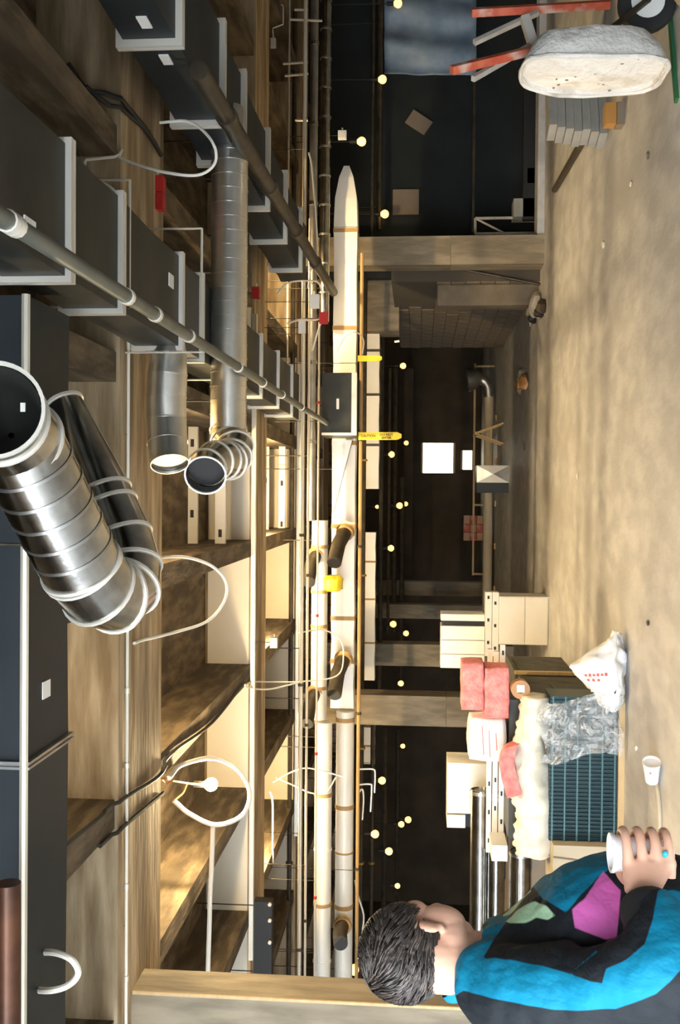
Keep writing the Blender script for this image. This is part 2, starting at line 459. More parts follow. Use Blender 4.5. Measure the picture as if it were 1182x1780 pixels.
# ------------------------------------------------------------------ DUCTS
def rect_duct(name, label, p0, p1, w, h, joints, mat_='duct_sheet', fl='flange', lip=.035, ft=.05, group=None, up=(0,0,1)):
    p0 = Vector(p0); p1 = Vector(p1); L = (p1-p0).length; d = (p1-p0)/L
    t = thing(name, label, 'duct', p0, group)
    js = [0] + [j for j in joints if 0 < j < L] + [L]
    for a, b in zip(js[:-1], js[1:]):
        m = (a+b)/2
        G().rloft(p0, d, up, [(a, w/2, h/2), (m, w/2-.006, h/2-.008), (b, w/2, h/2)]).build('section', mat_, t)
    for j in joints:
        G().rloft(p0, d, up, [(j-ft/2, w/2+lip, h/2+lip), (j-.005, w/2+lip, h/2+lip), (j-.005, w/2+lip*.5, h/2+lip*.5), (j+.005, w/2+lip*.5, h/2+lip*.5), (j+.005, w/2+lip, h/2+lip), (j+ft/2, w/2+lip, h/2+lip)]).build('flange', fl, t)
    rods(t, [p0 + d*(L*k) + Vector((0,0,h/2-.01)) for k in (.12, .5, .88)])
    return t
# duct 1: wide duct that runs away from us above the grey pipe
zb = 2.95; hh = .25
js = [d - 2.4 for d in (3.72, 4.38, 5.5, 6.02, 8.3, 9.3, 10.3)]
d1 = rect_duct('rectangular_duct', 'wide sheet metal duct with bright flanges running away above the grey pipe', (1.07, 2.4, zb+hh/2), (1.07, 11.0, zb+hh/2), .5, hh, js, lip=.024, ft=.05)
for x, y, d in ((62, 400, 3.35), (281, 490, 5.3)):
    p = at(x, y, d)
    G().box((p.x-.03, p.y-.05, zb-.004), (p.x+.04, p.y+.05, zb+.001)).build('sticker', 'label_white', d1)
# duct 2: parallel duct on the right
zb2 = 2.8
js2 = [d - 3.6 for d in (4.8, 5.85, 6.55, 7.6, 8.6, 9.7)]
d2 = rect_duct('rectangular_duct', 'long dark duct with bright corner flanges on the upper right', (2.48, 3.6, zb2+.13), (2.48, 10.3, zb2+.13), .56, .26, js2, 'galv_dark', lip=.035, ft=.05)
for x, y, d in ((235, 72, 4.6), (278, 121, 5.0)):
    p = at(x, y, d)
    G().box((2.195, p.y-.05, zb2+.08), (2.202, p.y+.06, zb2+.13)).build('sticker', 'label_white', d2)
# wide dark duct along the top of the picture
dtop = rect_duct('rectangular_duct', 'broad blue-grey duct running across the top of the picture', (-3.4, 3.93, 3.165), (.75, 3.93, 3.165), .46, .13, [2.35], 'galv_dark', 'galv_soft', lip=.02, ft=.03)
G().tube([(-3.4, 3.66, 3.1), (.75, 3.69, 3.1)], .017, 8).build('edge_bead', 'conduit', dtop)  # pale tube puts the duct's lit edge into shape and colour
p = at(64, 1198, 3.9)
G().box((p.x-.035, p.y-.035, 3.097), (p.x+.035, p.y+.045, 3.102)).build('sticker', 'label_white', dtop)
pipe_l0 = at(14, 1790, 3.42); pipe_l1 = at(14, 1535, 3.42); pipe_l1.z = pipe_l0.z
G().tube([pipe_l0 + Vector((-.3, 0, 0)), pipe_l1], .045, 14).build('rusty_pipe', 'rust', None, True, label='dark rusty pipe stub in the top left corner above the cable loop', cat='pipe')
# hanger bracket on its left end
p = at(62, 1466, 3.95)
t = thing('hanger_bracket', 'pale folded metal bracket under the broad dark duct', 'bracket', p)
G().bar(p + Vector((-.06, -.12, .02)), p + Vector((.06, .12, .02)), .03, .02).build('plate', 'galv_soft', t)
G().bar(p + Vector((-.06, -.12, .0)), p + Vector((.06, .12, .0)), .012, .04).build('web', 'flange', t)

# the long pale cross duct at mid height (rectangular part) and its round part on the left
DB = 12.2
def cross(x0, x1, ya, yb, d):
    a = at(x1, ya, d); b = at(x1, yb, d); a2 = at(x0, (ya+yb)/2, d); b2 = at(x1, (ya+yb)/2, d)
    zc = (a2.z + b2.z)/2; h = abs(a2.z - b2.z)
    return Vector((min(a.x, b.x), d, zc)), Vector((max(a.x, b.x), d, zc)), h
a, b, h = cross(577, 618, 1232, 395, DB)
jj = []
for y in (455-55, 570, 700, 770, 915, 1075, 1150):
    jj.append(at(600, y, DB).x - a.x)
rect_duct('rectangular_duct', 'long overlit cream duct crossing the hall at mid height', a + Vector((0,.15,0)), b + Vector((0,.15,0)), .3, h, sorted(jj), 'white_duct', 'mastic', lip=.006, ft=.05)
c = at(600, 285, DB)
t = thing('tapered_duct', 'cream tapered duct end beside the dark bay', 'duct', b)
G().rloft(b + Vector((.01,.15,0)), (1,0,0), (0,0,1), [(0, .15, h/2), (.35, .14, h*.46), (.62, .1, h*.3), (c.x-b.x, .05, h*.12)]).build('taper', 'white_duct', t, False)
def round_duct(name, label, p0, p1, r, rings, m='galv', ringm='galv_soft', ringw=.02, ringh=.008, open_ends=(False, False), group=None):
    p0 = Vector(p0); p1 = Vector(p1); L = (p1-p0).length
    t = thing(name, label, 'duct', p0, group)
    prof = [(0, r), (L, r)]
    if open_ends[0]: prof = [(.6, .001), (.55, r*.93), (0, r*.95)] + prof
    if open_ends[1]: prof = prof + [(L, r*.95), (L-.3, r*.93), (L-.31, .001)]
    G().lathe(p0, p1, prof, 28).build('body', m, t, True)
    for s in rings:
        if isinstance(s, tuple): s, w_, m_ = s
        else: w_, m_ = ringw, ringm
        G().lathe(p0 + (p1-p0)*(s/L), p1 + (p1-p0), [(-w_/2, r*.98), (-w_/2, r+ringh), (w_/2, r+ringh), (w_/2, r*.98)], 28).build('seam_ring', m_, t, True)
    rods(t, [p0 + (p1-p0)*k + Vector((0,0,r-.01)) for k in (.1, .9)])
    return t
a, b, h = cross(583, 614, 1702, 1236, DB)
round_duct('round_duct', 'cream round duct of the lower cross run, left of the wider far column', a, b, h/2, [(at(600, y, DB).x - a.x, .05, 'mastic') for y in (1250, 1401, 1574)] + [at(600, 1480, DB).x - a.x], 'white_duct', 'mastic')
a, b, h = cross(546, 576, 1702, 1255, DB-.4)
round_duct('round_duct', 'cream round duct of the upper cross run, left part', a, b, h/2, [(at(560, y, DB-.4).x - a.x, .04, 'mastic') for y in (1380, 1570)] + [at(560, y, DB-.4).x - a.x for y in (1476, 1670)], 'white_duct', 'white_duct')
a, b, h = cross(541, 569, 1250, 905, DB-.4)
round_duct('round_duct', 'pale round duct of the upper cross run behind the conduits', a, b, h/2, [(at(560, y, DB-.4).x - a.x, .04, 'mastic') for y in (950, 1028, 1088, 1195)], 'white_duct', 'mastic')
a, b, h = cross(556, 574, 560, 0, DB-.2)
b = b + Vector((1.2, 0, 0))
round_duct('round_duct', 'slim tan spiral duct running off to the right edge of the frame', a, b, h/2, [.35*i for i in range(1, 16)], 'galv', 'galv_soft')
a, b, h = cross(537, 551, 905, 0, DB-.9)
round_duct('round_duct', 'slim dull pipe above the tan spiral duct', a, b + Vector((1.5,0,0)), h/2, [.9*i for i in range(1, 7)], 'galv_soft', 'galv', .04)
# dark box branch at the end of the far flanges
a = at(617, 757, 11.4); b = at(560, 648, 11.4)
t = thing('duct_box', 'dark sheet metal branch box hung in front of the cream cross duct', 'duct', (a.x, 11.4, a.z))
G().box((a.x, 11.4, a.z), (b.x, 12.0, b.z)).build('body', 'duct_sheet', t)
G().box((a.x, 11.36, a.z-.02), (a.x+.03, 11.4, b.z)).build('flange', 'flange', t)
G().box((a.x+.03, 11.36, a.z-.02), (b.x, 11.4, a.z+.04)).build('flange', 'flange', t)
p = at(587, 702, 11.39); G().box((p.x-.06, 11.39, p.z-.015), (p.x+.06, 11.399, p.z+.015)).build('sticker', 'label_white', t)
# cone below the yellow strip level: triangular fitting on the cross duct
a = at(577, 765, 11.9); b = at(577, 900, 11.9); c_ = at(612, 765, 11.9)
t = thing('duct_gusset', 'pale triangular transition on the cross duct, under the dark box', 'duct', b)
G().loft([[a, c_, b], [a + Vector((0,.12,0)), c_ + Vector((0,.12,0)), b + Vector((0,.12,0))]]).build('gusset_plate', 'galv_soft', t)
# second bright duct, deeper
a, b, h = cross(630, 653, 1180, 925, 16.0)
rect_duct('rectangular_duct', 'deeper pale duct behind the cross duct, between bulbs and far columns', a, b, .3, h, [.6, 1.3, 1.9], 'white_duct', 'mastic', .005, .03)
a, b, h = cross(636, 660, 850, 560, 16.0)
rect_duct('rectangular_duct', 'deeper pale duct behind the yellow strips', a, b, .3, h, [.7, 1.5, 2.2], 'white_duct', 'iron_pipe', .006, .04)
a, b, h = cross(632, 654, 1215+60, 1265+60, 16.0)
a, b, h = cross(630, 652, 1325, 1262, 16.4)
rect_duct('rectangular_duct', 'short pale duct piece behind the wider far left column', a, b, .25, h, [.3], 'white_duct', 'mastic', .005, .03)
# dark stubs on the cross ducts
for (x0, y0, x1, y1, r, d, lab) in ((600, 925, 581, 978, .085, 11.95, 'black round take-off stub nearest the yellow wrap'), (597, 1146, 581, 1208, .085, 11.95, 'black round take-off stub above the narrower far column'),
        (595, 1610, 592, 1640, .085, 11.95, 'black round take-off stub next to the near left column'), (549, 965, 537, 1012, .075, 11.75, 'black stub on the upper round duct, right one'), (547, 1205, 534, 1258, .075, 11.75, 'black stub on the upper round duct, left one')):
    a = at(x0, y0, d); b = at(x1, y1, d-.55)
    t = thing('duct_stub', lab, 'duct', a, 'black duct stubs')
    G().tube([a, a*.55+b*.45 + Vector((.02,0,.02)), b], r, 16).build('pipe', 'iron_pipe', t, True)
    dr = (b-a).normalized()
    G().lathe(b, b+dr, [(0, r*.9), (.004, r*.9)], 16).build('mouth', 'black', t)
    G().lathe(a, b, [(-.02, r*1.35), (.03, r*1.25)], 16).build('collar', 'mastic', t, True)

# spiral duct running across below duct 1 with elbow on its left end
D3 = 6.38
a = at(397, 745, D3); b = at(397, 262, D3)
r3 = abs(at(366, 500, D3).z - at(428, 500, D3).z)/2
sd = round_duct('spiral_duct', 'shiny round spiral duct crossing below the wide duct', (a.x, D3, a.z), (b.x, D3, a.z), r3, [.09*i for i in range(1, 21)], 'galv_bright', 'galv_bright', .006, .003)
G().lathe((b.x-.02, D3, a.z), (b.x+1, D3, a.z), [(0, r3*1.04), (.1, r3*1.04), (.12, r3*.7), (.3, r3*.7)], 24).build('end_collar', 'galv_soft', sd, True)
def gored(name, label, pts, radii, m='galv', seam='flange', open_end=True, n=28, dark_inside=True, seamh=.007, seamw=.012):
    """duct made of gores between path points; each gore and each seam ring is a part"""
    pts = [Vector(q) for q in pts]
    t = thing(name, label, 'duct', pts[0])
    rings = []; prev = None; tang = []
    for i, q in enumerate(pts):
        tv = (pts[min(i+1, len(pts)-1)] - pts[max(i-1, 0)]).normalized(); tang.append(tv)
        if prev is None:
            ref = Vector((0,0,1)) if abs(tv.z) < .9 else Vector((1,0,0)); a_ = (ref - tv*ref.dot(tv)).normalized()
        else: a_ = (prev - tv*prev.dot(tv)).normalized()
        prev = a_; b_ = tv.cross(a_)
        rings.append([(a_*math.cos(2*PI*j/n) + b_*math.sin(2*PI*j/n)) for j in range(n)])
    for i in range(len(pts)-1):
        G().loft([[pts[i] + u*radii[i] for u in rings[i]], [pts[i+1] + u*radii[i+1] for u in rings[i+1]]], False).build('gore', m, t, True)
    for i, q in enumerate(pts):
        r = radii[i]; tv = tang[i]
        G().loft([[q + tv*s + u*(r+o) for u in rings[i]] for s, o in ((-seamw/2, -.002), (-seamw/2, seamh), (seamw/2, seamh), (seamw/2, -.002))], False).build('seam_ring', seam, t, True)
    return t, rings, tang
def arcpts(p0, t0, p1, t1, k):
    """hermite points between two positions with tangents"""
    out = []
    for i in range(k+1):
        s = i/k
        out.append(p0*(2*s**3-3*s*s+1) + t0*(s**3-2*s*s+s) + p1*(-2*s**3+3*s*s) + t1*(s**3-s*s))
    return out
# elbow on the spiral duct: collar, crimps, then mouth toward us
A = Vector((a.x, D3, a.z)) + Vector((-.01,0,0))
pts = [A, A + Vector((-.07,-.03,-.01)), at(408, 778, 6.26), at(405, 792, 6.19), at(398, 800, 6.12), at(389, 800, 6.05), at(375, 800, 5.95), at(360, 812, 5.84), at(357, 826, 5.74)]
t, rg, tg = gored('duct_elbow', 'open crimped elbow on the left end of the shiny spiral duct', pts, [r3, r3, r3*1.02, r3*1.03, r3*1.03, r3*1.02, r3, r3, r3*1.0], 'galv')
G().lathe(pts[-1] - tg[-1]*.1, pts[-1], [(0, r3*.96), (.005, r3*.96)], 24).build('dark_interior', 'black', t)  # black disc stands in for the shade inside the open mouth
# smooth pale elbow from the side of duct 1
D4 = 5.55
q = [at(298, 588, D4), at(294, 615, D4), at(291, 650, D4), at(289, 690, D4), at(289, 730, D4), at(291, 770, D4-.04), at(295, 806, D4-.1)]
rr = [.075, .1, .112, .113, .113, .112, .105]
t, rg, tg = gored('duct_elbow', 'smooth pale elbow branch hanging left of the wide duct', spline(q, 1), rr, 'galv_bright', 'galv_bright', seamh=.003, seamw=.008)
G().lathe(q[-1] - tg[-1]*.02, q[-1], [(0, rr[-1]*.97), (.004, rr[-1]*.97)], 24).build('end_cap', 'galv_soft', t)

# the big spiral duct close to the camera: open collar, straight barrel, return bend, reducer
R = .142
P0 = at(32, 768, 3.1); P1 = at(142, 985, 3.42); ax = (P1-P0).normalized()
L = (P1-P0).length
O0 = at(-12, 712, 2.86); O1 = at(2, 732, 2.98)
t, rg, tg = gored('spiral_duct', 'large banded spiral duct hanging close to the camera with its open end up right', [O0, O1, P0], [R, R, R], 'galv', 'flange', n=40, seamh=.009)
G().lathe(O0 - tg[0]*.001, O1, [(0, R*.96), (.1, R*.9), (.2, R*.8), (.3, .01)], 32, False).build('interior', 'duct_sheet', t, True)  # darker metal than the barrel: shade of the bore put into the colour
G().lathe(P0, P1, [(0, R), (L, R)], 40, False).build('barrel', 'galv', t, True)
for i in range(1, 7):
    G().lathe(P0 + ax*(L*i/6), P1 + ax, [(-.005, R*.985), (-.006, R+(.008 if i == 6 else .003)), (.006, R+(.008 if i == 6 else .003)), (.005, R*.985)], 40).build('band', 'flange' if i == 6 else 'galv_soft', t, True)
G().obox(at(40, 708, 3.02), Vector((.014,0,.0)), Vector((0,.002,0)), Vector((0,0,.008))).build('sticker', 'label_white', t)
rods(t, [P0 + ax*.1 + Vector((0,0,R-.01)), P0 + ax*(L-.1) + Vector((0,0,R-.01))])
q0 = P1; q1 = at(208, 935, 3.78)
tail = at(112, 700, 3.95)
back = (tail - q1).normalized()
ap = arcpts(q0, ax*.75, q1, back*.75, 5)
pts = ap + [q1 + back*.14, q1 + back*.2, tail]
t2, rg, tg = gored('duct_return_bend', 'return bend and tapering tail behind the large spiral duct', pts, [R, R, R*.98, R*.95, R*.92, R*.88, R*.84, R*.82, .072], 'galv')

# ------------------------------------------------------------------ PIPES AND CONDUITS
def pipe(name, label, p0, p1, r, m, clamps=(), cm='conduit', cat='pipe', group=None, cr=1.35, cw=.05, n=12):
    p0 = Vector(p0); p1 = Vector(p1); L = (p1-p0).length; d = (p1-p0)/L
    if not clamps and abs(d.z) < .02:
        t = thing(name, label, cat, p0, group)
        G().tube([p0, p1], r, n).build('run', m, t, True)
        rods(t, [p0 + d*(L*k) for k in (.1, .9)], .004)
        return t
    if not clamps:
        return G().tube([p0, p1], r, n).build(name, m, None, True, label=label, cat=cat, group=group)
    t = thing(name, label, cat, p0, group)
    G().tube([p0, p1], r, n).build('run', m, t, True)
    for c in clamps:
        G().lathe(p0 + d*(c-cw/2), p1 + d, [(0, r), (0, r*cr), (cw, r*cr), (cw, r)], n).build('coupling', cm, t, True)
    if abs(d.z) < .02 and abs(d.y) < .3: rods(t, [p0 + d*(L*k) for k in (.15, .85)], .004)
    return t
gp0 = at(-60, 338, 2.46); gp1 = at(578, 742, 12.0)
Lg = (gp1-gp0).length
pipe('grey_pipe', 'long grey pipe with bright couplings running away under the wide duct', gp0, gp1, .028, 'grey_pipe', [.26, .30, 1.35, 1.75, 2.35, 3.6, 4.5, 5.4, 6.6], 'flange', cr=1.2, cw=.03)
ip0 = at(345, 122, 5.0); ip1 = at(580, 508, 11.8)
pipe('dark_pipe', 'dark iron pipe slanting below the upper right duct', ip0, ip1, .05, 'iron_pipe', [.7, 2.2, 3.6, 5.0], 'iron_pipe', cr=1.25, cw=.09)
# thin trapeze hangers under duct 1
for i, (xa, ya, xb, yb, d) in enumerate(((98, 537, 232, 533, 4.55), (190, 611, 356, 612, 5.4), (300, 655, 430, 660, 6.5))):
    t = thing('trapeze_hanger', ['nearest thin hanger bar under the wide duct', 'middle thin hanger bar under the wide duct', 'farthest thin hanger bar under the wide duct'][i], 'hanger', at(xb, yb, d), 'thin hanger bars')
    a = at(xb, yb, d); b = Vector((a.x, d, ZS if d < 5.3 or d > 6.2 else ZB)); c = Vector((1.45, d, a.z+.02))
    G().tube([a, Vector((a.x, d, b.z))], .006, 6).build('rod', 'conduit', t)
    G().tube([a + Vector((0,0,.02)), c], .007, 6).build('bar', 'conduit', t)
    G().tube([c, Vector((c.x, d, b.z))], .006, 6).build('rod', 'conduit', t)
# conduit under the first girder, straight and white
def conduit(label, x0, y0, x1, y1, d, r, m='conduit', clamps=None, cm='mastic', z=None, group=None, name='conduit'):
    a = at(x0, y0, d); b = at(x1, y1, d)
    zc = z if z is not None else (a.z+b.z)/2
    a.z = b.z = zc
    cl = [abs(at(x0, y, d).x - a.x) for y in clamps] if clamps else ()
    return pipe(name, label, a, b, r, m, cl, cm, 'conduit', group, 1.6, .03, 8)
conduit('thin white conduit strapped under the nearest big beam', 205, 1790, 222, 570, 5.42, .009, 'cable_white', [1700, 1540, 1330, 1200, 900], 'conduit', ZB-.012)
conduit('bright conduit pair at mid height, upper tube', 521, 1700, 530, 0, 10.6, .021, 'conduit', [1650, 1190, 930], 'iron_pipe')
conduit('bright conduit pair at mid height, lower tube', 531, 1700, 538, 380, 10.7, .014, 'conduit', [1600, 1260, 1000], 'iron_pipe')
conduit('thin conduit just above the cream cross duct', 546, 1700, 556, 560, 10.8, .011, 'conduit', [1560, 1310, 1070, 700], 'red')
conduit('slim dark pipe under the third beam', 503, 1700, 511, 20, 12.9, .03, 'iron_pipe', [1500, 1100], 'iron_pipe')
conduit('thin pale conduit right against the third beam track', 499, 700, 503, 0, 11.9, .012, 'conduit')
conduit('thin rust-brown rod below the cream cross duct', 622, 1700, 627, 440, 12.0, .022, 'mastic', [1510, 1240, 950, 765], 'iron_pipe')
conduit('dark sprinkler main beneath the cross duct', 628, 1700, 632, 450, 14.6, .035, 'iron_pipe', [1500, 1300, 1000, 800], 'brass')
conduit('dark pipe behind the cross duct carrying bulbs', 644, 1700, 648, 1260, 15.0, .03, 'iron_pipe', [1650, 1600, 1500], 'brass')
for i, (x, d, r, y0, y1) in enumerate(((662, 17.2, .04, 1250, 560), (668, 19.2, .05, 1660, 1265), (676, 20.0, .03, 1100, 640), (686, 21.8, .05, 1100, 640), (698, 22.0, .05, 1250, 830), (660, 14.2, .04, 400, 0), (648, 14.0, .02, 410, 0), (690, 20.5, .04, 1680, 1270))):
    conduit(['black pipe above the far bulbs, middle of the hall', 'thick black pipe above the bulbs on the left', 'thin black pipe behind the yellow strip', 'black pipe level with the close pair of bulbs',
             'lowest black pipe in front of the far wall', 'thick black pipe in the dark bay', 'thin black pipe in the dark bay', 'lowest black pipe on the far left'][i], x, y0, x, y1, d, r, 'iron_pipe', None)
# bent glinting conduits, far left
for i, (pts_) in enumerate([[(625, 1337), (648, 1337), (652, 1345), (651, 1378)], [(622, 1364), (643, 1363), (646, 1370), (644, 1411)], [(622, 1380), (630, 1372), (632, 1390), (630, 1425)], [(617, 1530), (622, 1555), (632, 1590), (630, 1618)]]):
    G().tube(spline([at(x, y, 14.0) for x, y in pts_], 4), .014, 6).build('bent_conduit', 'conduit', None, True, label=['bent glinting conduit, outermost of the nested hooks', 'bent glinting conduit, middle of the nested hooks', 'bent glinting conduit, innermost of the nested hooks', 'wavy glinting cable left of the nested hooks'][i], cat='conduit')
# ladder-like conduits on the right
for i, (xa, ya, xb, yb, d) in enumerate(((492, 111, 535, 108, 10.63), (495, 132, 536, 128, 10.63), (513, 209, 535, 209, 10.63), (512, 17, 535, 17, 10.63), (505, 34, 560, 36, 10.63))):
    a = at(xa, ya, d); b = at(xb, yb, d)
    G().tube([a, b], .013, 6).build('strut', 'conduit', None, True, label=['short pale strut across the conduits, upper of the close pair', 'short pale strut across the conduits, lower of the close pair', 'single short pale strut across the conduits', 'short pale strut nearest the right frame edge', 'dull strut second from the right frame edge'][i], cat='strut', group='struts across the right conduits')
# horizontal metal studs with punched holes in the ceiling bays
def stud(label, x, y0, y1, d, w, holes):
    a = at(x, y0, d); b = at(x, y1, d); x0, x1 = sorted((a.x, b.x)); z = (a.z+b.z)/2
    t = thing('metal_stud', label, 'stud', (x0, d, z), 'punched metal studs in the ceiling')
    G().box((x0, d, z-w/2), (x1, d+.01, z+w/2)).build('web', 'white_metal', t)
    G().box((x0, d, z+w/2), (x1, d+.05, z+w/2+.005)).build('lip', 'white_metal', t)
    G().box((x0, d, z-w/2-.005), (x1, d+.05, z-w/2)).build('lip', 'white_metal', t)
    for y in holes:
        c = at(x, y, d)
        G().box((c.x-.035, d-.002, z-.016), (c.x+.035, d+.002, z+.016)).build('punched_hole', 'black', t)
stud('punched white stud lying in the near ceiling bay, upper one', 334, 958, 700, 8.9, .085, (893, 770))
stud('punched white stud lying in the near ceiling bay, lower one', 383, 945, 730, 8.9, .085, (927,))
stud('punched white stud in the second ceiling bay, upper one', 462, 925, 742, 12.6, .07, (835,))
stud('punched white stud in the second ceiling bay, lower one', 490, 918, 748, 12.6, .07, (840, 911))

# ------------------------------------------------------------------ CABLES AND CEILING BOXES
def cable(label, pts, r, m='cable_white', name='cable', k=6):
    P = spline([at(*q) for q in pts], k)
    for q in P:
        zt = min(ztop(q.x + dx, q.y + dy) for dx in (-.04, 0, .04) for dy in (-.06, 0, .06))
        q.z = min(q.z, zt - r - .004)
    g = G().tube(P, r, 8)
    return g.build(name, m, None, True, label=label, cat='cable')
cable('white cable loop drooping by the red boxes on the upper right', [(278, 213, 5.25), (330, 212, 5.2), (368, 245, 5.1), (374, 282, 5.1), (345, 304, 5.1), (290, 300, 5.1), (232, 284, 5.2), (190, 268, 5.25), (165, 262, 5.28), (148, 282, 5.2), (146, 312, 5.2)], .008)
cable('short grey cable curl between the near duct flanges', [(148, 318, 4.9), (182, 320, 4.9), (205, 342, 4.9), (212, 376, 4.9)], .008)
cable('white cable loop hanging from the beam in the middle', [(224, 1118, 5.55), (300, 1100, 6.0), (360, 1080, 6.3), (390, 1045, 6.4), (393, 1012, 6.4), (370, 985, 6.3), (330, 970, 6.2), (292, 968, 6.0), (262, 974, 5.6)], .010)
cable('white cable loop around the big glowing bulb', [(277, 1352, 6.4), (320, 1328, 6.72), (372, 1318, 7.12), (415, 1340, 7.22), (434, 1380, 7.22), (420, 1418, 7.22), (375, 1434, 7.22), (330, 1415, 7.22), (302, 1392, 7.17)], .017)
cable('straight white cable from the bulb loop to the near column', [(370, 1437, 7.22), (368, 1500, 7.22), (365, 1560, 7.22), (364, 1600, 7.22), (361, 1700, 7.22)], .018)
cable('thin yellow pigtail above the big bulb', [(278, 1352, 6.4), (290, 1362, 6.8), (300, 1358, 6.72), (330, 1362, 7.12), (352, 1364, 7.22)], .007, 'tape_brown')
cable('thin red pigtail below the big bulb', [(302, 1392, 7.17), (318, 1378, 7.22), (326, 1362, 7.22), (340, 1365, 7.24), (354, 1366, 7.24)], .007, 'tape_brown')
cable('thick white cable loop under the broad dark duct, left', [(30, 1668, 4.1), (80, 1655, 3.9), (120, 1665, 3.8), (136, 1690, 3.8), (120, 1712, 3.8), (85, 1722, 3.8), (38, 1717, 3.95)], .013)
cable('black cable slung along the near ceiling joist', [(404, 1188, 9.2), (345, 1255, 7.8), (284, 1308, 6.5), (255, 1348, 6.1), (215, 1385, 5.4), (172, 1408, 5.1), (140, 1420, 5.0), (75, 1490, 4.3)], .012, 'cable_black')
cable('second black cable under the beam, left of the junction box', [(270, 1378, 6.2), (240, 1410, 5.7), (212, 1432, 5.4), (170, 1450, 5.2), (150, 1470, 5.0)], .012, 'cable_black')
cable('dark cables drooping over the upper right beam, upper one', [(118, 110, 5.1), (150, 155, 5.15), (190, 165, 5.2), (225, 190, 5.4), (260, 235, 5.8), (280, 270, 6.0)], .014, 'cable_black')
cable('dark cables drooping over the upper right beam, lower one', [(150, 150, 5.1), (185, 180, 5.2), (220, 200, 5.4), (250, 230, 5.8)], .012, 'cable_black')
cable('thin pale cable from the ceiling to a hanging socket, upper right', [(472, -10, 11.6), (473, 30, 11.6), (475, 68, 11.6)], .008)
cable('thin cable loop round the upper round duct', [(520, 1100, 10.9), (560, 1095, 11.2), (590, 1110, 11.3), (597, 1140, 11.3), (585, 1175, 11.3), (520, 1185, 10.9), (440, 1185, 9.8), (405, 1190, 9.3)], .008)
cable('slack pale cable pair from the joist box, upper one', [(405, 1192, 9.3), (450, 1198, 9.9), (480, 1196, 10.2), (520, 1186, 10.6)], .009)
cable('grey cable fanning from the third beam, top one', [(475, 1360, 11.6), (500, 1345, 11.4), (530, 1335, 11.2), (560, 1340, 11.0), (595, 1350, 11.0)], .009, 'conduit')
cable('grey cable fanning from the third beam, bottom one', [(480, 1352, 11.6), (510, 1365, 11.4), (540, 1378, 11.2), (566, 1378, 11.2), (585, 1350, 11.2)], .009, 'conduit')
cable('thin pale cable hanging beside the fanned cables', [(470, 1376, 11.2), (474, 1395, 11.2), (474, 1450, 11.2), (473, 1500, 11.2)], .010)
cable('thin cable loop over the yellow wrap on the cross duct', [(585, 610, 11.6), (600, 585, 11.6), (620, 578, 11.6), (632, 592, 11.7), (630, 615, 11.8)], .008, 'conduit')
cable('thin white cable between the hanging sockets', [(536, 500, 10.4), (540, 470, 10.4), (552, 440, 10.5), (543, 300, 10.5), (537, 265, 10.5)], .009)
cable('curled pale cable above the red box on the conduits', [(482, 512, 9.8), (500, 492, 9.8), (535, 488, 10.0), (556, 495, 10.2), (562, 540, 10.4), (550, 585, 10.4), (543, 610, 10.4)], .009)
cable('pale limp cable left of the red box on the conduits', [(500, 562, 10.0), (520, 556, 10.2), (545, 556, 10.4), (561, 552, 10.5)], .012)
def cbox(label, x, y, d, sx, sy, sz, m, name='junction_box', cat='box'):
    c = at(x, y, d)
    t = thing(name, label, cat, c)
    G().box((c.x-sx, c.y-sy, c.z-sz), (c.x+sx, c.y+sy, c.z+sz)).build('box_body', m, t)
    G().box((c.x-sx*.85, c.y-sy-.005, c.z-sz*.85), (c.x+sx*.85, c.y-sy, c.z+sz*.85)).build('cover', m, t)
    G().tube([(c.x+sx*.9, c.y, c.z), (c.x+sx+.035, c.y, c.z)], .011, 8).build('connector', 'conduit', t)
    rods(t, [c + Vector((0, sy*.3, sz*.9))], .004)
cbox('white junction box on the beam beside the big bulb', 258, 1356, 6.17, .045, .03, .035, 'white_metal')
cbox('small white box on the thin conduit behind the large spiral duct', 214, 1046, 5.45, .04, .03, .03, 'white_metal')
cbox('small white box at the joist where slack cables meet', 403, 1190, 9.3, .05, .03, .04, 'white_metal')
cbox('small pale box on the joist right of the slack cables', 476, 1117, 9.7, .05, .03, .035, 'white_metal')
cbox('white socket box hanging between conduits on the right', 547, 524, 10.3, .07, .03, .05, 'label_white', 'hanging_socket')
cbox('smaller pale socket hanging left of the red box', 525, 569, 10.3, .06, .03, .035, 'white_metal', 'hanging_socket')
cbox('red alarm box on the conduits left of the dark pipe end', 563, 553, 10.4, .06, .03, .045, 'red', 'alarm_box')
cbox('red alarm box under the near beam, upper of the pair', 273, 322, 6.05, .05, .04, .045, 'red', 'alarm_box')
cbox('red alarm box under the near beam, lower of the pair', 273, 352, 6.05, .05, .04, .045, 'red', 'alarm_box')
cbox('small red box on the joist above the right duct flanges', 445, 509, 9.0, .05, .03, .035, 'red', 'alarm_box')
cbox('white socket at the end of the thin hanging cable, upper right', 475, 75, 11.6, .05, .03, .03, 'white_metal', 'hanging_socket')
cbox('white clip box on the pale conduit near the tapered duct', 595, 235, 12.0, .05, .03, .05, 'white_metal')

# dark trunking with bright bolts under the second ceiling bay
tr0 = at(442, 1700, 9.35); tr1 = at(474, 1565, 9.35)
t = thing('trunking', 'black trunking with three bright bolts beside the near left column', 'trunking', tr0)
G().box((tr0.x, 9.3, tr1.z), (tr1.x, 9.42, tr0.z)).build('casing', 'black', t)
for y_ in (1537, 1565, 1603):
    c = at(469, y_ + 35, 9.29); G().lathe(c, c + Vector((0, -1, 0)), [(0, .022), (.012, .022), (.02, .012)], 6).build('bolt', 'conduit', t)
rods(t, [Vector((tr0.x + .06, 9.36, tr0.z - .01)), Vector((tr1.x - .06, 9.36, tr0.z - .01))])
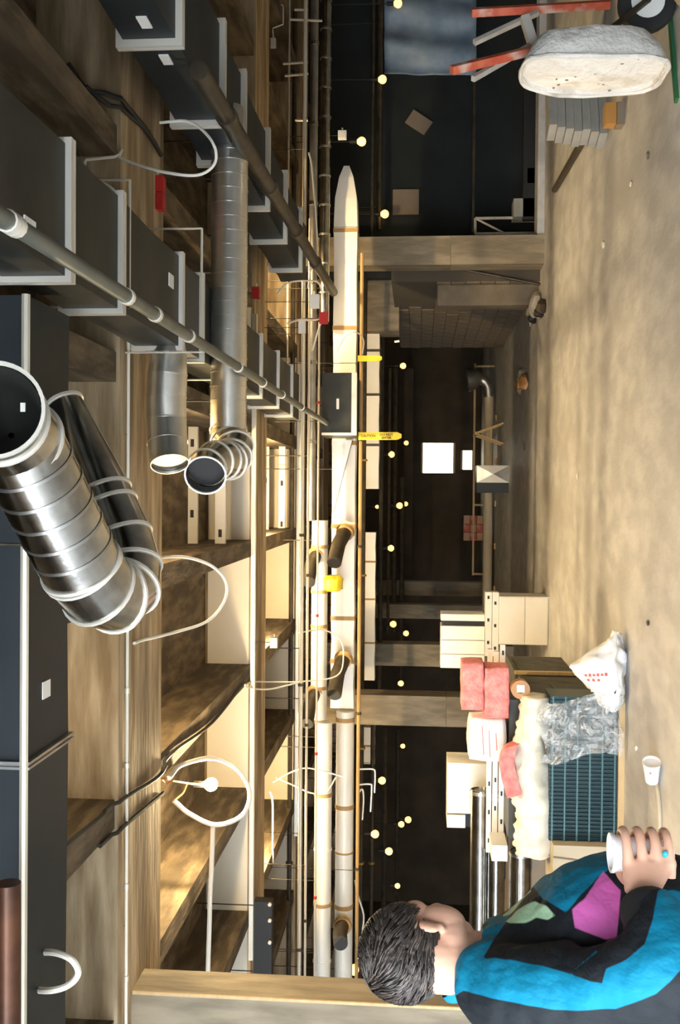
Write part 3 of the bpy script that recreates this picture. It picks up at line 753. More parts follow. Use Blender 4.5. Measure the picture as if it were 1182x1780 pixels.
# yellow warning strips
def yellow(label, x0, x1, y, d, w, text):
    a = at(x0, y, d); b = at(x1, y, d)
    t = thing('warning_strip', label, 'strip', b, 'yellow warning strips')
    n = 10; ring = []
    g = G()
    for k in range(n+1):
        s = k/n; p = a.lerp(b, s); ww = w*(1 if s < .9 else 1 - (s-.9)*5)
        off = .012*math.sin(s*5)
        ring.append([p + Vector((-ww/2, off, 0)), p + Vector((ww/2, off, 0)), p + Vector((ww/2, off+.006, 0)), p + Vector((-ww/2, off+.006, 0))])
    g.loft(ring).build('strip_body', 'yellow', t)
    if text:
        for line, dx, s0 in text:
            c = bpy.data.curves.new('txt', 'FONT'); c.body = line; c.size = w*.42; c.offset = .0015; c.align_x = 'LEFT'; c.extrude = .001
            tmp = bpy.data.objects.new('tmp', c); COL.objects.link(tmp)
            dg = bpy.context.evaluated_depsgraph_get(); me = bpy.data.meshes.new_from_object(tmp.evaluated_get(dg))
            bpy.data.objects.remove(tmp)
            R_ = Matrix(((0, 1, 0), (0, 0, -1), (-1, 0, 0)))   # text runs downward
            for vtx in me.vertices:
                q = R_ @ vtx.co; vtx.co = Vector((q.x, q.y, q.z))
            p = a.lerp(b, s0) + Vector((dx, -.022, 0))
            me.materials.clear(); me.materials.append(MATS['black_ink'])
            link('lettering', me, p, t)
yellow('long yellow hanging warning strip with small black lettering', 623, 698, 758, 11.9, .092, [('CAUTION', -.012, .06), ('DO NOT', .004, .50), ('ENTER', -.036, .54)])
yellow('short crumpled yellow strip knotted beside the cross duct', 622, 664, 623, 11.95, .07, None)
a = at(578, 1013, 11.8)
G().lathe(a + Vector((-.1,0,0)), a + Vector((1,0,0)), [(0, .08), (.03, .125), (.09, .12), (.15, .13), (.19, .09)], 14).build('yellow_wrap', 'yellow', None, True, label='yellow tape wrapped round the pale cross run', cat='tape')

UPZ = Vector((0, 0, 1))
# ------------------------------------------------------------------ FLOOR OBJECTS: LEFT STACK
def gbox(lo, hi, name, m, parent=None, **k):
    return G().box(lo, hi).build(name, m, parent, **k)
def crumple(g, amp, scale, seed=0.0):
    for q in g.v:
        n_ = noise.noise_vector(q*scale + Vector((seed, seed*1.7, seed*.3)))
        n2 = noise.noise_vector(q*scale*3.1 + Vector((seed*2, 1, 3)))
        q += n_*amp + n2*amp*.4
    return g
# finned coil unit
c0 = onz(1081, 1466, 0.0); c1 = onz(1081, 1216, 0.0)
yc = 7.85; x0 = at(1080, 1466, yc).x; x1 = at(1080, 1214, yc).x; zt = at(956, 1340, yc).z
t = thing('coil_unit', 'dark green finned coil unit standing on the floor left of the white bag', 'coil', ((x0+x1)/2, yc+.17, 0))
gbox((x0, yc+.03, .045), (x1, yc+.34, zt), 'housing', 'coil_fin', t)
gbox((x0-.02, yc-.01, 0), (x1+.02, yc+.36, .045), 'wood_base', 'wood', t)
nb = 6
for i in range(nb):
    z = .07 + (zt-.09)*i/(nb-1)
    gbox((x0, yc, z-.006), (x1, yc+.03, z+.006), 'grille_bar', 'coil_bar', t)
fn = None
for i in range(37):
    x = x0 + (x1-x0)*i/36
    if fn is None: fn = gbox((x-.0018, yc+.012, .05), (x+.0018, yc+.032, zt), 'grille_wire', 'coil_wire', t)
    else: copy_part(fn, (x, yc+.022, (.05+zt)/2), t)
# clear plastic over the right end of the coil
def sheet(fn_, nu, nv, name, m, label, cat, thick=.003, kind=None, smooth='all', parent=None):
    g = G(); top = [[Vector(fn_(i/(nu-1), j/(nv-1))) for j in range(nv)] for i in range(nu)]
    vs_ = [q for r_ in top for q in r_]; k = len(vs_)
    off = Vector((0, thick, 0))
    vs2 = vs_ + [q + off for q in vs_]
    fs_ = []
    for i in range(nu-1):
        for j in range(nv-1):
            a_ = i*nv+j; fs_.append((a_, a_+nv, a_+nv+1, a_+1)); fs_.append((k+a_, k+a_+1, k+a_+nv+1, k+a_+nv))
    bd = [i*nv for i in range(nu)] + [(nu-1)*nv+j for j in range(1, nv)] + [i*nv+nv-1 for i in reversed(range(nu-1))] + [j for j in reversed(range(1, nv-1))]
    for a_, b_ in zip(bd, bd[1:]+bd[:1]): fs_.append((a_, b_, k+b_, k+a_))
    g.add(vs2, fs_)
    return g.build(name, m, parent, smooth, label=label, cat=cat, kind=kind)
def pf(u, v):
    p = at(940 + 142*v + 8*math.sin(u*7), 1318 - 106*u + 10*math.sin(v*5+1), 7.74)
    n_ = noise.noise(Vector((u*4, v*4.5, 1.3)))*.09 + noise.noise(Vector((u*9, v*10, 4)))*.05
    ov = max(0, .25 - v)*.35
    return (p.x, p.y - abs(n_) + ov*.3, max(p.z, .03))
sheet(pf, 26, 30, 'plastic_sheet', 'clear_plastic', 'crumpled clear plastic sheet over the right end of the coil', 'plastic')
# block of stacked duct sections behind, that carries the bundle
bx0 = x0 - .14; bx1 = at(900, 1212, 8.3).x
t = thing('duct_section_stack', 'dark sheet metal section behind the coil carrying the insulation', 'duct', ((bx0+bx1)/2, 8.55, 0))
gbox((bx0, 8.24, 0), (bx1, 8.95, .43), 'lower_section', 'duct_sheet', t)
gbox((bx0+.02, 8.24, .434), (bx1-.01, 8.95, .85), 'upper_section', 'duct_sheet', t)
# cream plastic wrap lying over the coil top
g = G(); rings = []
for i in range(60):
    s_ = i/59; y = 1484 - 275*s_
    c = at(925 + 6*math.sin(s_*8), y, 8.02)
    rz = .155*(.75 + .35*math.sin(PI*min(1, s_*1.1+.12))) ; ry = .13
    ring = []
    for j in range(20):
        a_ = 2*PI*j/20
        q = Vector((c.x, c.y + ry*math.cos(a_), c.z + rz*math.sin(a_)))
        k_ = 1 + .25*noise.noise(Vector((s_*9, math.cos(a_)*1.6, math.sin(a_)*1.6))) + .24*noise.noise(Vector((s_*26, math.cos(a_)*4, math.sin(a_)*4)))
        q = c + (q-c)*k_
        ring.append(q)
    rings.append(ring)
g.loft(rings).build('plastic_wrap', 'cream_plastic', None, 'all', label='crumpled cream plastic wrap lying along the top of the coil', cat='plastic')
# pink insulation
def soft_box(lo, hi, amp, sc, seed, name, m, label, cat, n=7, round_=.25, parent=None):
    bm = bmesh.new(); bmesh.ops.create_cube(bm, size=2)
    bmesh.ops.subdivide_edges(bm, edges=bm.edges[:], cuts=n, use_grid_fill=True)
    lo = Vector(lo); hi = Vector(hi); c = (lo+hi)/2; h_ = (hi-lo)/2
    g = G(); bm.verts.ensure_lookup_table()
    for v_ in bm.verts:
        q = v_.co; nrm = q.normalized()*max(abs(q.x), abs(q.y), abs(q.z))*1.2
        q = q.lerp(nrm, round_*.5)
        g.v.append(c + Vector((q.x*h_.x, q.y*h_.y, q.z*h_.z)))
    g.f = [tuple(v_.index for v_ in f.verts) for f in bm.faces]; bm.free()
    crumple(g, amp, sc, seed)
    return g.build(name, m, parent, 'all', label=label, cat=cat)
def pbox(x0_, y0_, x1_, y1_, d0, d1):
    a_ = at(x1_, y1_, d0); b_ = at(x0_, y0_, d0)
    return (a_.x, d0, a_.z), (b_.x, d1, b_.z)
lo, hi = pbox(843, 1161, 884, 1251, 8.1, 8.4); zl = .865
soft_box((lo[0], lo[1], zl), hi, .01, 9, 1, 'insulation_batt', 'pink', 'pink insulation batt, lower of the two stacked', 'insulation', round_=.12)
lo2, hi2 = pbox(803, 1152, 845, 1236, 8.12, 8.42)
soft_box((lo2[0], lo2[1], hi[2]+.005), hi2, .01, 9, 2, 'insulation_batt', 'pink', 'pink insulation batt, upper of the two stacked', 'insulation', round_=.12)
lo, hi = pbox(815, 1248, 886, 1326, 8.3, 8.6)
pk = soft_box((lo[0], lo[1], .865), hi, .015, 6, 3, 'insulation_pack', 'pink_wrap', 'white plastic-wrapped pink insulation pack beside the stacked batts', 'insulation', round_=.5)
for i, (xa, ya, xb, yb) in enumerate(((838, 1262, 841, 1312), (850, 1270, 852, 1316), (862, 1275, 864, 1305))):
    a_ = at(xa, ya, 8.285); b_ = at(xb, yb, 8.285)
    G().bar(a_, b_, .004, .006).build('print_line', 'red_ink', pk)
g = G(); P = [at(x, y, 7.95) for x, y in ((905, 1290), (888, 1296), (880, 1320), (884, 1345), (893, 1380))]
P[0].y = 8.0
rings = []
for i, q in enumerate(spline(P, 4)):
    w_ = .055; rings.append([q + Vector((-w_*.35, -.06, w_)), q + Vector((w_*.35, -.06, -w_)), q + Vector((w_*.3, .06, -w_)), q + Vector((-w_*.3, .06, w_))])
crumple(g.loft(rings), .012, 12, 5).build('insulation_scrap', 'pink', None, True, label='folded pink insulation scrap hanging over the cream plastic', cat='insulation')
# bundle of white punched channels on top
for i in range(3):
    xz = (853, 864, 876)[i]; ya, yb = ((1480, 1128), (1484, 1132), (1468, 1120))[i]
    d = (8.86, 8.78, 8.70)[i]
    a_ = at(xz, ya, d); b_ = at(xz, yb, d); z = .872 + .048*(2-i)
    t = thing('punched_channel', ['white punched channel on top of the bundle behind the insulation', 'white punched channel in the middle of the bundle behind the insulation', 'white punched channel lowest in the bundle behind the insulation'][i], 'channel', (a_.x, d, z), 'white punched channels')
    gbox((a_.x, d-.03, z-.02), (b_.x, d+.03, z+.022), 'web', 'white_metal', t)
    for k in range(7):
        xx = a_.x + (b_.x-a_.x)*(.06 + .14*k + .03*i)
        gbox((xx-.02, d-.033, z-.008), (xx+.02, d-.029, z+.008), 'punched_hole', 'black', t)
a_ = at(893, 1215, 8.0); b_ = at(917, 1183, 8.0)
t = thing('tape_roll', 'brown roll of tape with a white label below the pink batts', 'tape', (a_.x, 8.0, b_.z))
G().lathe(((a_.x+b_.x)/2, 8.0, (a_.z+b_.z)/2), ((a_.x+b_.x)/2, 9, (a_.z+b_.z)/2), [(0, .03), (0, .075), (.1, .075), (.1, .03)], 20, False).build('roll', 'tape_brown', t, True)
gbox(((a_.x+b_.x)/2-.02, 7.992, (a_.z+b_.z)/2-.03), ((a_.x+b_.x)/2+.04, 7.999, (a_.z+b_.z)/2+.03), 'paper_label', 'label_white', t)
# dark crates with tan battens, in a row going away
for i, (ya, yb, zz) in enumerate(((8.98, 10.1, .60), (10.2, 11.35, .62))):
    t = thing('crate', ['dark board crate with tan battens, nearer one beside the coil', 'dark board crate with tan battens, farther one by the white cabinet'][i], 'crate', (-2.1, (ya+yb)/2, 0), 'dark crates')
    xr = -1.80
    gbox((-2.45, ya, .0), (xr-.02, yb, zz), 'side_panel', 'dark_board', t)
    gbox((xr-.02, ya, 0), (xr+.01, ya+.07, zz), 'batten', 'wood', t)
    gbox((xr-.02, yb-.07, zz-.03), (xr+.008, ya+.07, zz), 'top_rail', 'dark_board', t)
    gbox((-2.45, ya-.012, zz-.06), (xr-.02, ya, zz), 'batten', 'dark_board', t)
# white cabinet with channels and white duct boxes on it
lo, hi = pbox(868, 1037, 953, 1122, 12.4, 12.9)
xa, xb, zt2 = lo[0], hi[0], hi[2]
t = thing('metal_cabinet', 'plain cream metal cabinet on the floor at the right end of the stack', 'cabinet', ((xa+xb)/2, 12.65, 0))
gbox((xa, 12.42, 0), (xb, 12.9, zt2), 'cabinet_body', 'white_metal', t)
gbox((xa+.01, 12.4, .3), (xb-.01, 12.42, zt2-.01), 'door', 'white_metal', t)
gbox((xa+.01, 12.4, .02), (xb-.01, 12.42, .293), 'door', 'white_metal', t)
for i in range(4):
    gbox((xb-.09+.0, 12.35-.0, zt2), (xb, 12.39, zt2+.05), 'x', 'white_metal') if False else None
for i in range(2):
    z = zt2 + .004 + .085*i
    t = thing('punched_channel', ['short white punched channel lying on the cream cabinet, lower one', 'short white punched channel lying on the cream cabinet, upper one'][i], 'channel', (xa, 12.6, z), 'white punched channels')
    gbox((xa-.15, 12.42, z), (xb+.05, 12.6, z+.08), 'web', 'white_metal', t)
    for k in range(3):
        xx = xa - .05 + .28*k + .07*i
        gbox((xx-.02, 12.415, z+.03), (xx+.02, 12.421, z+.055), 'punched_hole', 'black', t)
zc = zt2 + .17 + .004
a_ = at(806, 1158, 12.6); b_ = at(766, 1065, 12.6)
t = thing('duct_piece', 'cream rectangular duct piece with a dark slot, on top of the cream cabinet', 'duct', ((a_.x+b_.x)/2, 12.6, zc))
for k in range(3):
    w_ = (b_.x-.14-a_.x)/3
    gbox((a_.x+w_*k, 12.45, zc), (a_.x+w_*(k+1)-.008, 12.85, b_.z), 'panel', 'white_duct', t)
gbox((b_.x-.14, 12.5, zc), (b_.x-.08, 12.8, b_.z-.02), 'slot', 'black', t)
gbox((b_.x-.08, 12.45, zc), (b_.x, 12.85, b_.z), 'end_frame', 'white_duct', t)
# metal duct piece, reflections put into its pale and dark panels, and round ducts
a_ = at(862, 1440, 9.4); b_ = at(778, 1326, 9.4)
t = thing('duct_piece', 'bright square duct piece standing above the round ducts on the left', 'duct', ((a_.x+b_.x)/2, 9.6, .95))
gbox((a_.x+.13, 9.4, .95), (b_.x, 9.8, b_.z), 'panel', 'white_duct', t)
gbox((a_.x+.12, 9.41, .95), (a_.x+.13, 9.8, b_.z), 'seam', 'black', t)
gbox((a_.x, 9.38, b_.z-.17), (a_.x+.12, 9.8, b_.z), 'collar', 'white_duct', t)
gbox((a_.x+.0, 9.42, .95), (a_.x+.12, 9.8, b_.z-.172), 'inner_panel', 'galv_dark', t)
gbox((a_.x-.35, 9.1, 0), (b_.x+.04, 9.85, .95), 'pallet_stack', 'duct_sheet', label='dark stacked sheet metal base below the left duct pieces', cat='base')
for i, (xc, ya, yb, d, r) in enumerate(((832, 1660, 1372, 8.98, .085), (860, 1640, 1382, 8.9, .07), (903, 1650, 1478, 8.55, .09))):
    a_ = at(xc, ya, d); b_ = at(xc, yb, d); b_.z = a_.z
    t = thing('round_duct_length', ['shiny round duct length on top of the left stack', 'shiny round duct length in the middle of the left stack', 'shiny round duct length lowest in the left stack'][i], 'duct', (a_.x, d, a_.z-r), 'loose round duct lengths')
    L = b_.x-a_.x
    G().lathe(a_, b_, [(0, r), (L, r), (L, r*.94), (L-.1, r*.92), (L-.1, .001)], 24).build('tube', 'galv', t, True)
    G().lathe(b_ - Vector((.04,0,0)), b_ + Vector((1,0,0)), [(0, r), (0, r+.006), (.03, r+.006), (.03, r)], 24).build('rim', 'galv_soft', t, True)
    G().tube([a_ + Vector((0,-r*.98,.012)), b_ + Vector((0,-r*.98,.012))], .004, 5).build('lock_seam', 'galv_soft', t)
gbox((-4.3, 8.4, 0), (-2.93, 8.7, .635), 'brown_carton', 'brown_box', label='brown carton under the lowest round duct', cat='box')
gbox((-4.3, 8.75, 0), (-2.93, 9.08, .80), 'plank_box', 'brown_box', label='dull brown box under the upper round ducts', cat='box')
a_ = at(890, 1490, 8.3); b_ = at(862, 1468, 8.3)
gbox((a_.x-.03, 8.28, .851), (b_.x, 8.6, .98), 'channel_offcut', 'white_metal', label='short grey-white channel offcut at the left end of the bundle', cat='channel')
lo, hi = pbox(962, 1467, 1075, 1560, 7.75, 8.2)
t = thing('carton', 'beige carton with dark straps left of the coil', 'box', ((lo[0]+hi[0])/2, 7.97, 0))
gbox((lo[0], 7.75, 0), (hi[0]-.01, 8.2, hi[2]), 'carton_body', 'card', t)
for k in (.25, .62):
    xx = lo[0] + (hi[0]-lo[0])*k
    G().bar((xx, 7.745, .02), (xx+.05, 7.745, hi[2]), .012, .004, (0,1,0)).build('strap', 'brown_box', t)
gbox((lo[0]+.06, 7.743, hi[2]-.25), (lo[0]+.17, 7.749, hi[2]-.05), 'paper_label', 'label_white', t)
# white plastic bag
g = G()
bc = onz(1094, 1172, 0)
g.ell((bc.x, bc.y + .12, .15), (.28, .17, .15), None, 56, 36)
for q in g.v:
    lx = q.x - bc.x
    if lx > .08: q.z *= max(.25, 1 - (lx-.08)*2.6); q.y += (lx-.08)*.2
    if lx < -.12: q.z *= .82
crumple(g, .06, 5, 2.2); crumple(g, .018, 17, 9.1)
for q in g.v:
    w_ = max(0, 1 - (Vector((q.x-bc.x-.03, q.y-bc.y-.12, 0))).length/.16)
    if q.z > .12: q.z += .16*w_**1.3
    q.z = max(q.z, .003)
bag = g.build('plastic_bag', 'paper_white', None, 'all', label='crumpled white plastic bag with red print on the floor', cat='bag')
from mathutils.bvhtree import BVHTree
bv = BVHTree.FromPolygons(g.v, g.f)
for k in range(9):                       # two short rows of red print following the bag
    x_ = bc.x + (-.02 if k < 6 else -.08) + .004*k; z_ = .32 - .028*k if k < 6 else .30 - .035*(k-6)
    hit = bv.ray_cast(Vector((x_, bc.y - 1, z_)), Vector((0, 1, 0)))
    if hit[0] is None: continue
    p, n_ = hit[0], hit[1]
    if n_.y > 0: n_ = -n_
    ux = n_.cross(UPZ).normalized(); uz = ux.cross(n_)
    G().obox(p + n_*.002, ux*(.012 if k % 2 else .009), n_*.0015, uz*.010).build('red_print', 'red_ink', bag)
# fallen cup, dowel, floor bits
a_ = onz(1136, 1324, .05); b_ = onz(1134, 1366, .035)
t = thing('foam_cup', 'white foam cup lying on the floor with a small red mark', 'cup', (a_.x, a_.y, 0))
dr = (b_-a_).normalized(); Lc = .165
a_.z = .062
G().lathe(a_, a_ + Vector((dr.x, dr.y, -.12)), [(.02, .001), (.015, .052), (0, .056), (0, .062), (.008, .062), (.008, .058), (Lc, .042), (Lc, .001)], 20, False).build('cup_body', 'foam_cup', t, True)
mk = a_ + dr*.075 + Vector((0, -.055, .018)); G().ell(mk, (.012, .004, .008), None, 8, 6).build('red_mark', 'red_ink', t)
P = [onz(x, y, .012) for x, y in ((1137, 1345), (1142, 1365), (1146, 1400), (1147, 1440), (1147, 1490))]
G().tube(spline(P, 4), .014, 8).build('wooden_stick', 'card', None, True, label='pale bent stick lying on the floor by the foam cup', cat='stick')
BITS = [(1050, 425, 'beige scrap on the floor in front of the right column', 'beige_bit', .035, .06), (1098, 320, 'small pale chip on the floor near the tipped wheelbarrow', 'beige_bit', .03, .03), (1005, 828, 'pale sliver on the empty middle of the floor', 'beige_bit', .03, .05),
        (1128, 1082, 'bent wire loop on the floor beside the bag', 'iron_pipe', .02, .03), (1108, 1301, 'white crumb on the floor above the foam cup', 'label_white', .02, .02), (870, 512, 'white chip at the foot of the block wall', 'label_white', .04, .05), (912, 775, 'dark splinter on the floor near the sawhorse', 'debris', .03, .12),
        (1128, 270, 'dark splinter on the floor below the wheelbarrow', 'debris', .015, .05)]
for x, y, lab, m_, sx, sy in BITS:
    p = onz(x, y, 0)
    g = G(); g.ell(p + Vector((0,0,.008)), (sy*.7, sx, .010), Matrix.Rotation(random.uniform(0, 3), 3, 'Z'), 8, 6); crumple(g, .006, 30, x)
    g.build('floor_scrap', m_, None, label=lab, cat='scrap', group='scraps on the floor')
# rubbish heaps by the block wall
for i, (x, y, w_, n_, lab) in enumerate(((932, 545, .28, 9, 'dark heap of rubbish at the foot of the right wall'), (906, 660, .25, 6, 'reddish brown rags on the floor left of the rubbish heap'))):
    c = onz(x + 6, y, 0); t = thing('rubbish_heap', lab, 'rubbish', c)
    for k in range(n_):
        q = c + Vector((random.uniform(-.12, .12), random.uniform(-.9, .9)*(.5 if i else .8), .05))
        g = G(); g.ell(q, (random.uniform(.06, .12), random.uniform(.08, .2), random.uniform(.04, .1)), Matrix.Rotation(random.uniform(0, 3), 3, 'Z'), 10, 7); crumple(g, .05, 9, k+i*20)
        for v_ in g.v: v_.z = max(v_.z, 0)
        g.build('rag', ['debris', 'brown_wall', 'wood_grey', 'black'][k % 4] if i == 0 else ['brown_box', 'tape_brown', 'debris'][k % 3], t, True)
# diagonal rod against the low wall
a_ = at(716, 455, 13.85); b_ = at(930, 497, 13.8); b_.z = 0
a_.y = 13.86
a_.y = 13.71
G().tube([Vector((b_.x, 13.71, .0)), a_], .02, 8).build('leaning_rod', 'iron_pipe', None, True, label='thin dark rod leaning across the low wall left of the right column', cat='rod')

# ------------------------------------------------------------------ MID HALL
cX = onz(885, 824, 0); d_ = cX.y
a_ = at(885, 857, d_); b_ = at(829, 809, d_); xm = at(860, 839, d_).x
t = thing('sheet_metal_box', 'small sheet metal box with a cross-creased bright face in mid hall', 'box', ((a_.x+b_.x)/2, d_+.2, 0))
gbox((a_.x, d_+.02, 0), (xm, d_+.5, b_.z), 'dark_half', 'galv_dark', t)
cm = Vector(((xm+b_.x)/2, d_-.05, b_.z/2)); cs = [Vector((xm, d_, 0)), Vector((b_.x, d_, 0)), Vector((b_.x, d_, b_.z)), Vector((xm, d_, b_.z))]
for k in range(4):
    q0, q1 = cs[k], cs[(k+1) % 4]
    G().add([q0, q1, cm, q0 + Vector((0,.04,0)), q1 + Vector((0,.04,0)), cm + Vector((0,.05,0))], [(0,1,2),(3,5,4),(0,3,4,1),(1,4,5,2),(2,5,3,0)]).build('creased_face', 'white_metal' if k % 2 else 'galv_soft', t)  # facets alternate pale and grey: crease shading put into the colour
gbox((xm+.001, d_+.045, 0), (b_.x, d_+.5, b_.z), 'bright_half', 'galv_soft', t)
# sawhorse
d_ = onz(873, 755, 0).y; c = onz(873, 755, 0)
t = thing('sawhorse', 'brown wooden sawhorse right of the creased metal box', 'sawhorse', c)
zt_ = at(826, 755, d_).z
G().bar((c.x, c.y-.35, zt_), (c.x, c.y+.35, zt_), .06, .05).build('top_rail', 'wood', t)
for sy in (-.28, .28):
    for sx in (-.2, .2): G().bar((c.x+sx, c.y+sy, 0), (c.x+sx*.08, c.y+sy, zt_-.02), .05, .03).build('leg', 'wood', t)
    G().bar((c.x-.12, c.y+sy-.02, zt_*.45), (c.x+.12, c.y+sy-.02, zt_*.45), .04, .02).build('brace', 'wood', t)
# long floor pipe with hooded elbow
d_ = 21.3
a_ = at(841, 1060, d_); b_ = at(841, 690, d_); zc = .14
t = thing('floor_duct', 'long tan duct lying across the far floor with a bluish hood at its right end', 'duct', (a_.x, d_, 0))
G().lathe((a_.x, d_, zc+.02), (b_.x, d_, zc+.02), [(0, .10), (b_.x-a_.x, .10)], 16).build('long_tube', 'card', t, True)
e_ = at(798, 668, d_)
G().tube(spline([(b_.x, d_, zc+.02), (b_.x+.25, d_, zc+.06), (b_.x+.38, d_, .35), (b_.x+.36, d_, .62)], 4), [.11]*8 + [.13, .18, .22, .24, .26], 14).build('hood', 'galv_soft', t, True)
for k in range(5):
    xx = a_.x + (b_.x-a_.x)*(k+.5)/5
    gbox((xx-.06, d_-.1, 0), (xx+.06, d_+.1, .03), 'skid', 'wood', t)
a_ = at(822, 1000, 22.0); b_ = at(822, 632, 22.0)
t = thing('guard_rail', 'thin brown guard rail across the far end of the hall', 'rail', (a_.x, 22.0, 0))
G().bar(a_, Vector((b_.x, b_.y, a_.z)), .03, .04).build('rail', 'wood', t)
for k in range(4):
    xx = a_.x + (b_.x-a_.x)*k/3*.98 + .03; gbox((xx-.02, 21.98, 0), (xx+.02, 22.02, a_.z), 'post', 'wood', t)
a_ = at(850, 940, 23.0); b_ = at(806, 896, 23.0)
t = thing('brick_pallet', 'reddish stack on the far floor left of the bright windows', 'stack', ((a_.x+b_.x)/2, 23, 0))
for r_ in range(4):
    for k in range(3):
        w_ = (b_.x-a_.x)/3; gbox((a_.x+w_*k, 23, r_*.15), (a_.x+w_*(k+1)-.01, 23.4, r_*.15+.14), 'brick', 'tape_brown' if (r_+k) % 2 else 'red_paint', t)
for i, (xa, ya, xb, yb) in enumerate(((700, 1000, 716, 640), (742, 1005, 752, 900))):
    a_ = at(xa, ya, 24.5); b_ = at(xa, yb, 24.5); h_ = at(xa, ya, 24.5).z - at(xb, ya, 24.5).z
    gbox((a_.x, 24.5, a_.z-h_), (b_.x, 24.7, a_.z), 'far_beam', 'brown_wall', label=['dim brown beam across the far hall', 'short dim brown beam above the reddish stack'][i], cat='beam') if i == 0 else None

# ------------------------------------------------------------------ DARK BAY ON THE RIGHT
def tf(u, v):
    p = at(668 + 160*v, 128 - 175*u, 14.25)
    return (p.x, p.y + .05*math.sin(u*16 + v*2) + .05*noise.noise(Vector((u*5, v*4, 0))), p.z)
sheet(tf, 40, 16, 'plastic_curtain', 'blue_tarp', 'bluish plastic sheet hanging in the dark bay', 'sheet')
def leaning(name, label, x0_, y0_, x1_, y1_, d, m, tilt=0, cat='board', th=.03):
    a_ = at(x1_, y1_, d); b_ = at(x0_, y0_, d); c = (a_+b_)/2
    w_ = abs(b_.x-a_.x)/2; h_ = abs(b_.z-a_.z)/2
    rt = Matrix.Rotation(tilt, 3, 'Y')
    G().obox(c, rt @ Vector((w_,0,0)), Vector((0,th/2,0)), rt @ Vector((0,0,h_))).build(name, m, None, label=label, cat=cat)
leaning('panel_board', 'dull tan board leaning in the dark bay right of the column', 683, 330, 728, 373, 14.45, 'brown_box')
leaning('panel_board', 'small tilted board on the dark bay wall', 708, 200, 748, 226, 14.45, 'brown_box', .6)
lo, hi = pbox(893, 345, 936, 376, 13.75, 14.0)
gbox((lo[0], 13.75, 0), (hi[0], 14.05, hi[2]), 'pale_box', 'wood_grey', label='larger grey box on the kerb of the dark bay', cat='box')
lo, hi = pbox(917, 292, 937, 318, 13.75, 14.0)
gbox((lo[0], 13.75, 0), (hi[0], 14.05, hi[2]), 'pale_box', 'wood_grey', label='small grey box right of the larger grey box', cat='box')
t = thing('scaffold_frame', 'low tube frame standing at the dark bay beside the right column', 'frame', at(930, 392, 13.9))
b0 = at(930, 405, 13.9); b1 = at(930, 378, 13.9); zt_ = at(826, 400, 13.9).z
for xx in (b0.x, b1.x): G().tube([(xx, 13.9, .0), (xx, 13.9, zt_)], .02, 8).build('post', 'handle_grey', t)
G().tube([(b0.x, 13.9, zt_), (b1.x, 13.9, zt_)], .02, 8).build('rail', 'handle_grey', t)
G().tube([(b0.x, 13.9, zt_-.4), (b1.x, 13.9, zt_)], .015, 8).build('brace', 'handle_grey', t)
gbox((3.75, 14.36, .86), (8.9, 14.5, .9), 'ledge', 'iron_pipe', label='thin dark ledge along the dark bay wall', cat='ledge')
gbox((3.75, 13.75, .05), (8.9, 13.85, .24), 'dark_skirt', 'black', label='black skirting plank behind the kerb', cat='plank')  # black strip puts the dark recess's shade into the colour

# ------------------------------------------------------------------ WHEELBARROW tipped on its nose
DW = 6.35
t = thing('wheelbarrow', 'cement-caked wheelbarrow tipped up on its nose with red handles in the air', 'wheelbarrow', (2.75, DW, 0))
def wp(x, y, d=DW): return at(x, y, d)
# tub: rounded pan, floor towards the right, rim towards the left
rim = [(908, 112), (930, 75), (915, 150), (930, 166)]
zb0 = .02
def pan(tt):   # 0 = rim (left), 1 = pan bottom (right)
    x_ = 2.63 + .21*tt
    ztop_ = at(906, 110, 6.4).z
    sc = 1 - .22*tt**1.6
    zc_ = (ztop_+.10)/2 + .01*tt; hz = (ztop_-.10)/2*sc; hy = .30*sc
    ring = []
    for j in range(32):
        a_ = 2*PI*j/32; c_, s_ = math.cos(a_), math.sin(a_)
        e = .6
        ring.append(Vector((x_ + .05*max(0, s_)*(1-tt), 6.4 + hy*math.copysign(abs(c_)**e, c_), zc_ + hz*math.copysign(abs(s_)**e, s_))))
    return ring
rings = [pan(k/10) for k in range(11)]
inner = []
for k in range(11):
    rg_ = pan(k/10*.9); c = sum(rg_, Vector())/32
    inner.append([c + (q-c)*.95 for q in rg_])
g2 = G(); g2.loft(rings, False); n0 = len(g2.v); g2.loft(inner, False)
g2.f.append(tuple(10*32+j for j in range(32))); g2.f.append(tuple(n0+10*32+j for j in range(32)))
for j in range(32): g2.f.append((j, (j+1) % 32, n0+(j+1) % 32, n0+j))
crumple(g2, .012, 7, 3)
g2.build('tub', 'cement', t, True)
fill = []
for k in range(6):
    rg_ = pan(.12); c = sum(rg_, Vector())/32
    fill.append([c + (q-c)*(.965*(1-k/6)) + Vector((-.008*k + .03*noise.noise(q*6 + Vector((k, 0, 0))), 0, 0)) for q in rg_])
g2 = G().loft(fill, False); g2.f.append(tuple(5*32+j for j in range(32))); g2.build('cement_fill', 'cement_fill', t, 'all')
rp = pan(0); g3 = G(); g3.tube(rp + [rp[0]], .014, 8); crumple(g3, .008, 20, 8); g3.build('rim', 'cement', t, True)
random.seed(3)
for k in range(26):
    x = random.uniform(960, 1130); y = random.uniform(96, 164)
    v_ = ray(x, y); p = CAM + v_*(2.65/v_.x)
    G().ell(p, (.006, .010, random.uniform(.006, .014)), None, 6, 5).build('splash', 'debris', t)
def hb(x0_, y0_, d0, x1_, y1_, d1, w_, m_, nm):
    G().bar(at(x0_, y0_, d0), at(x1_, y1_, d1), w_, w_*.8).build(nm, m_, t)
hb(785, 122, 6.25, 990, 72, 6.6, .05, 'red_paint', 'handle')
hb(820, 22, 6.7, 1060, 8, 6.75, .05, 'red_paint', 'handle')
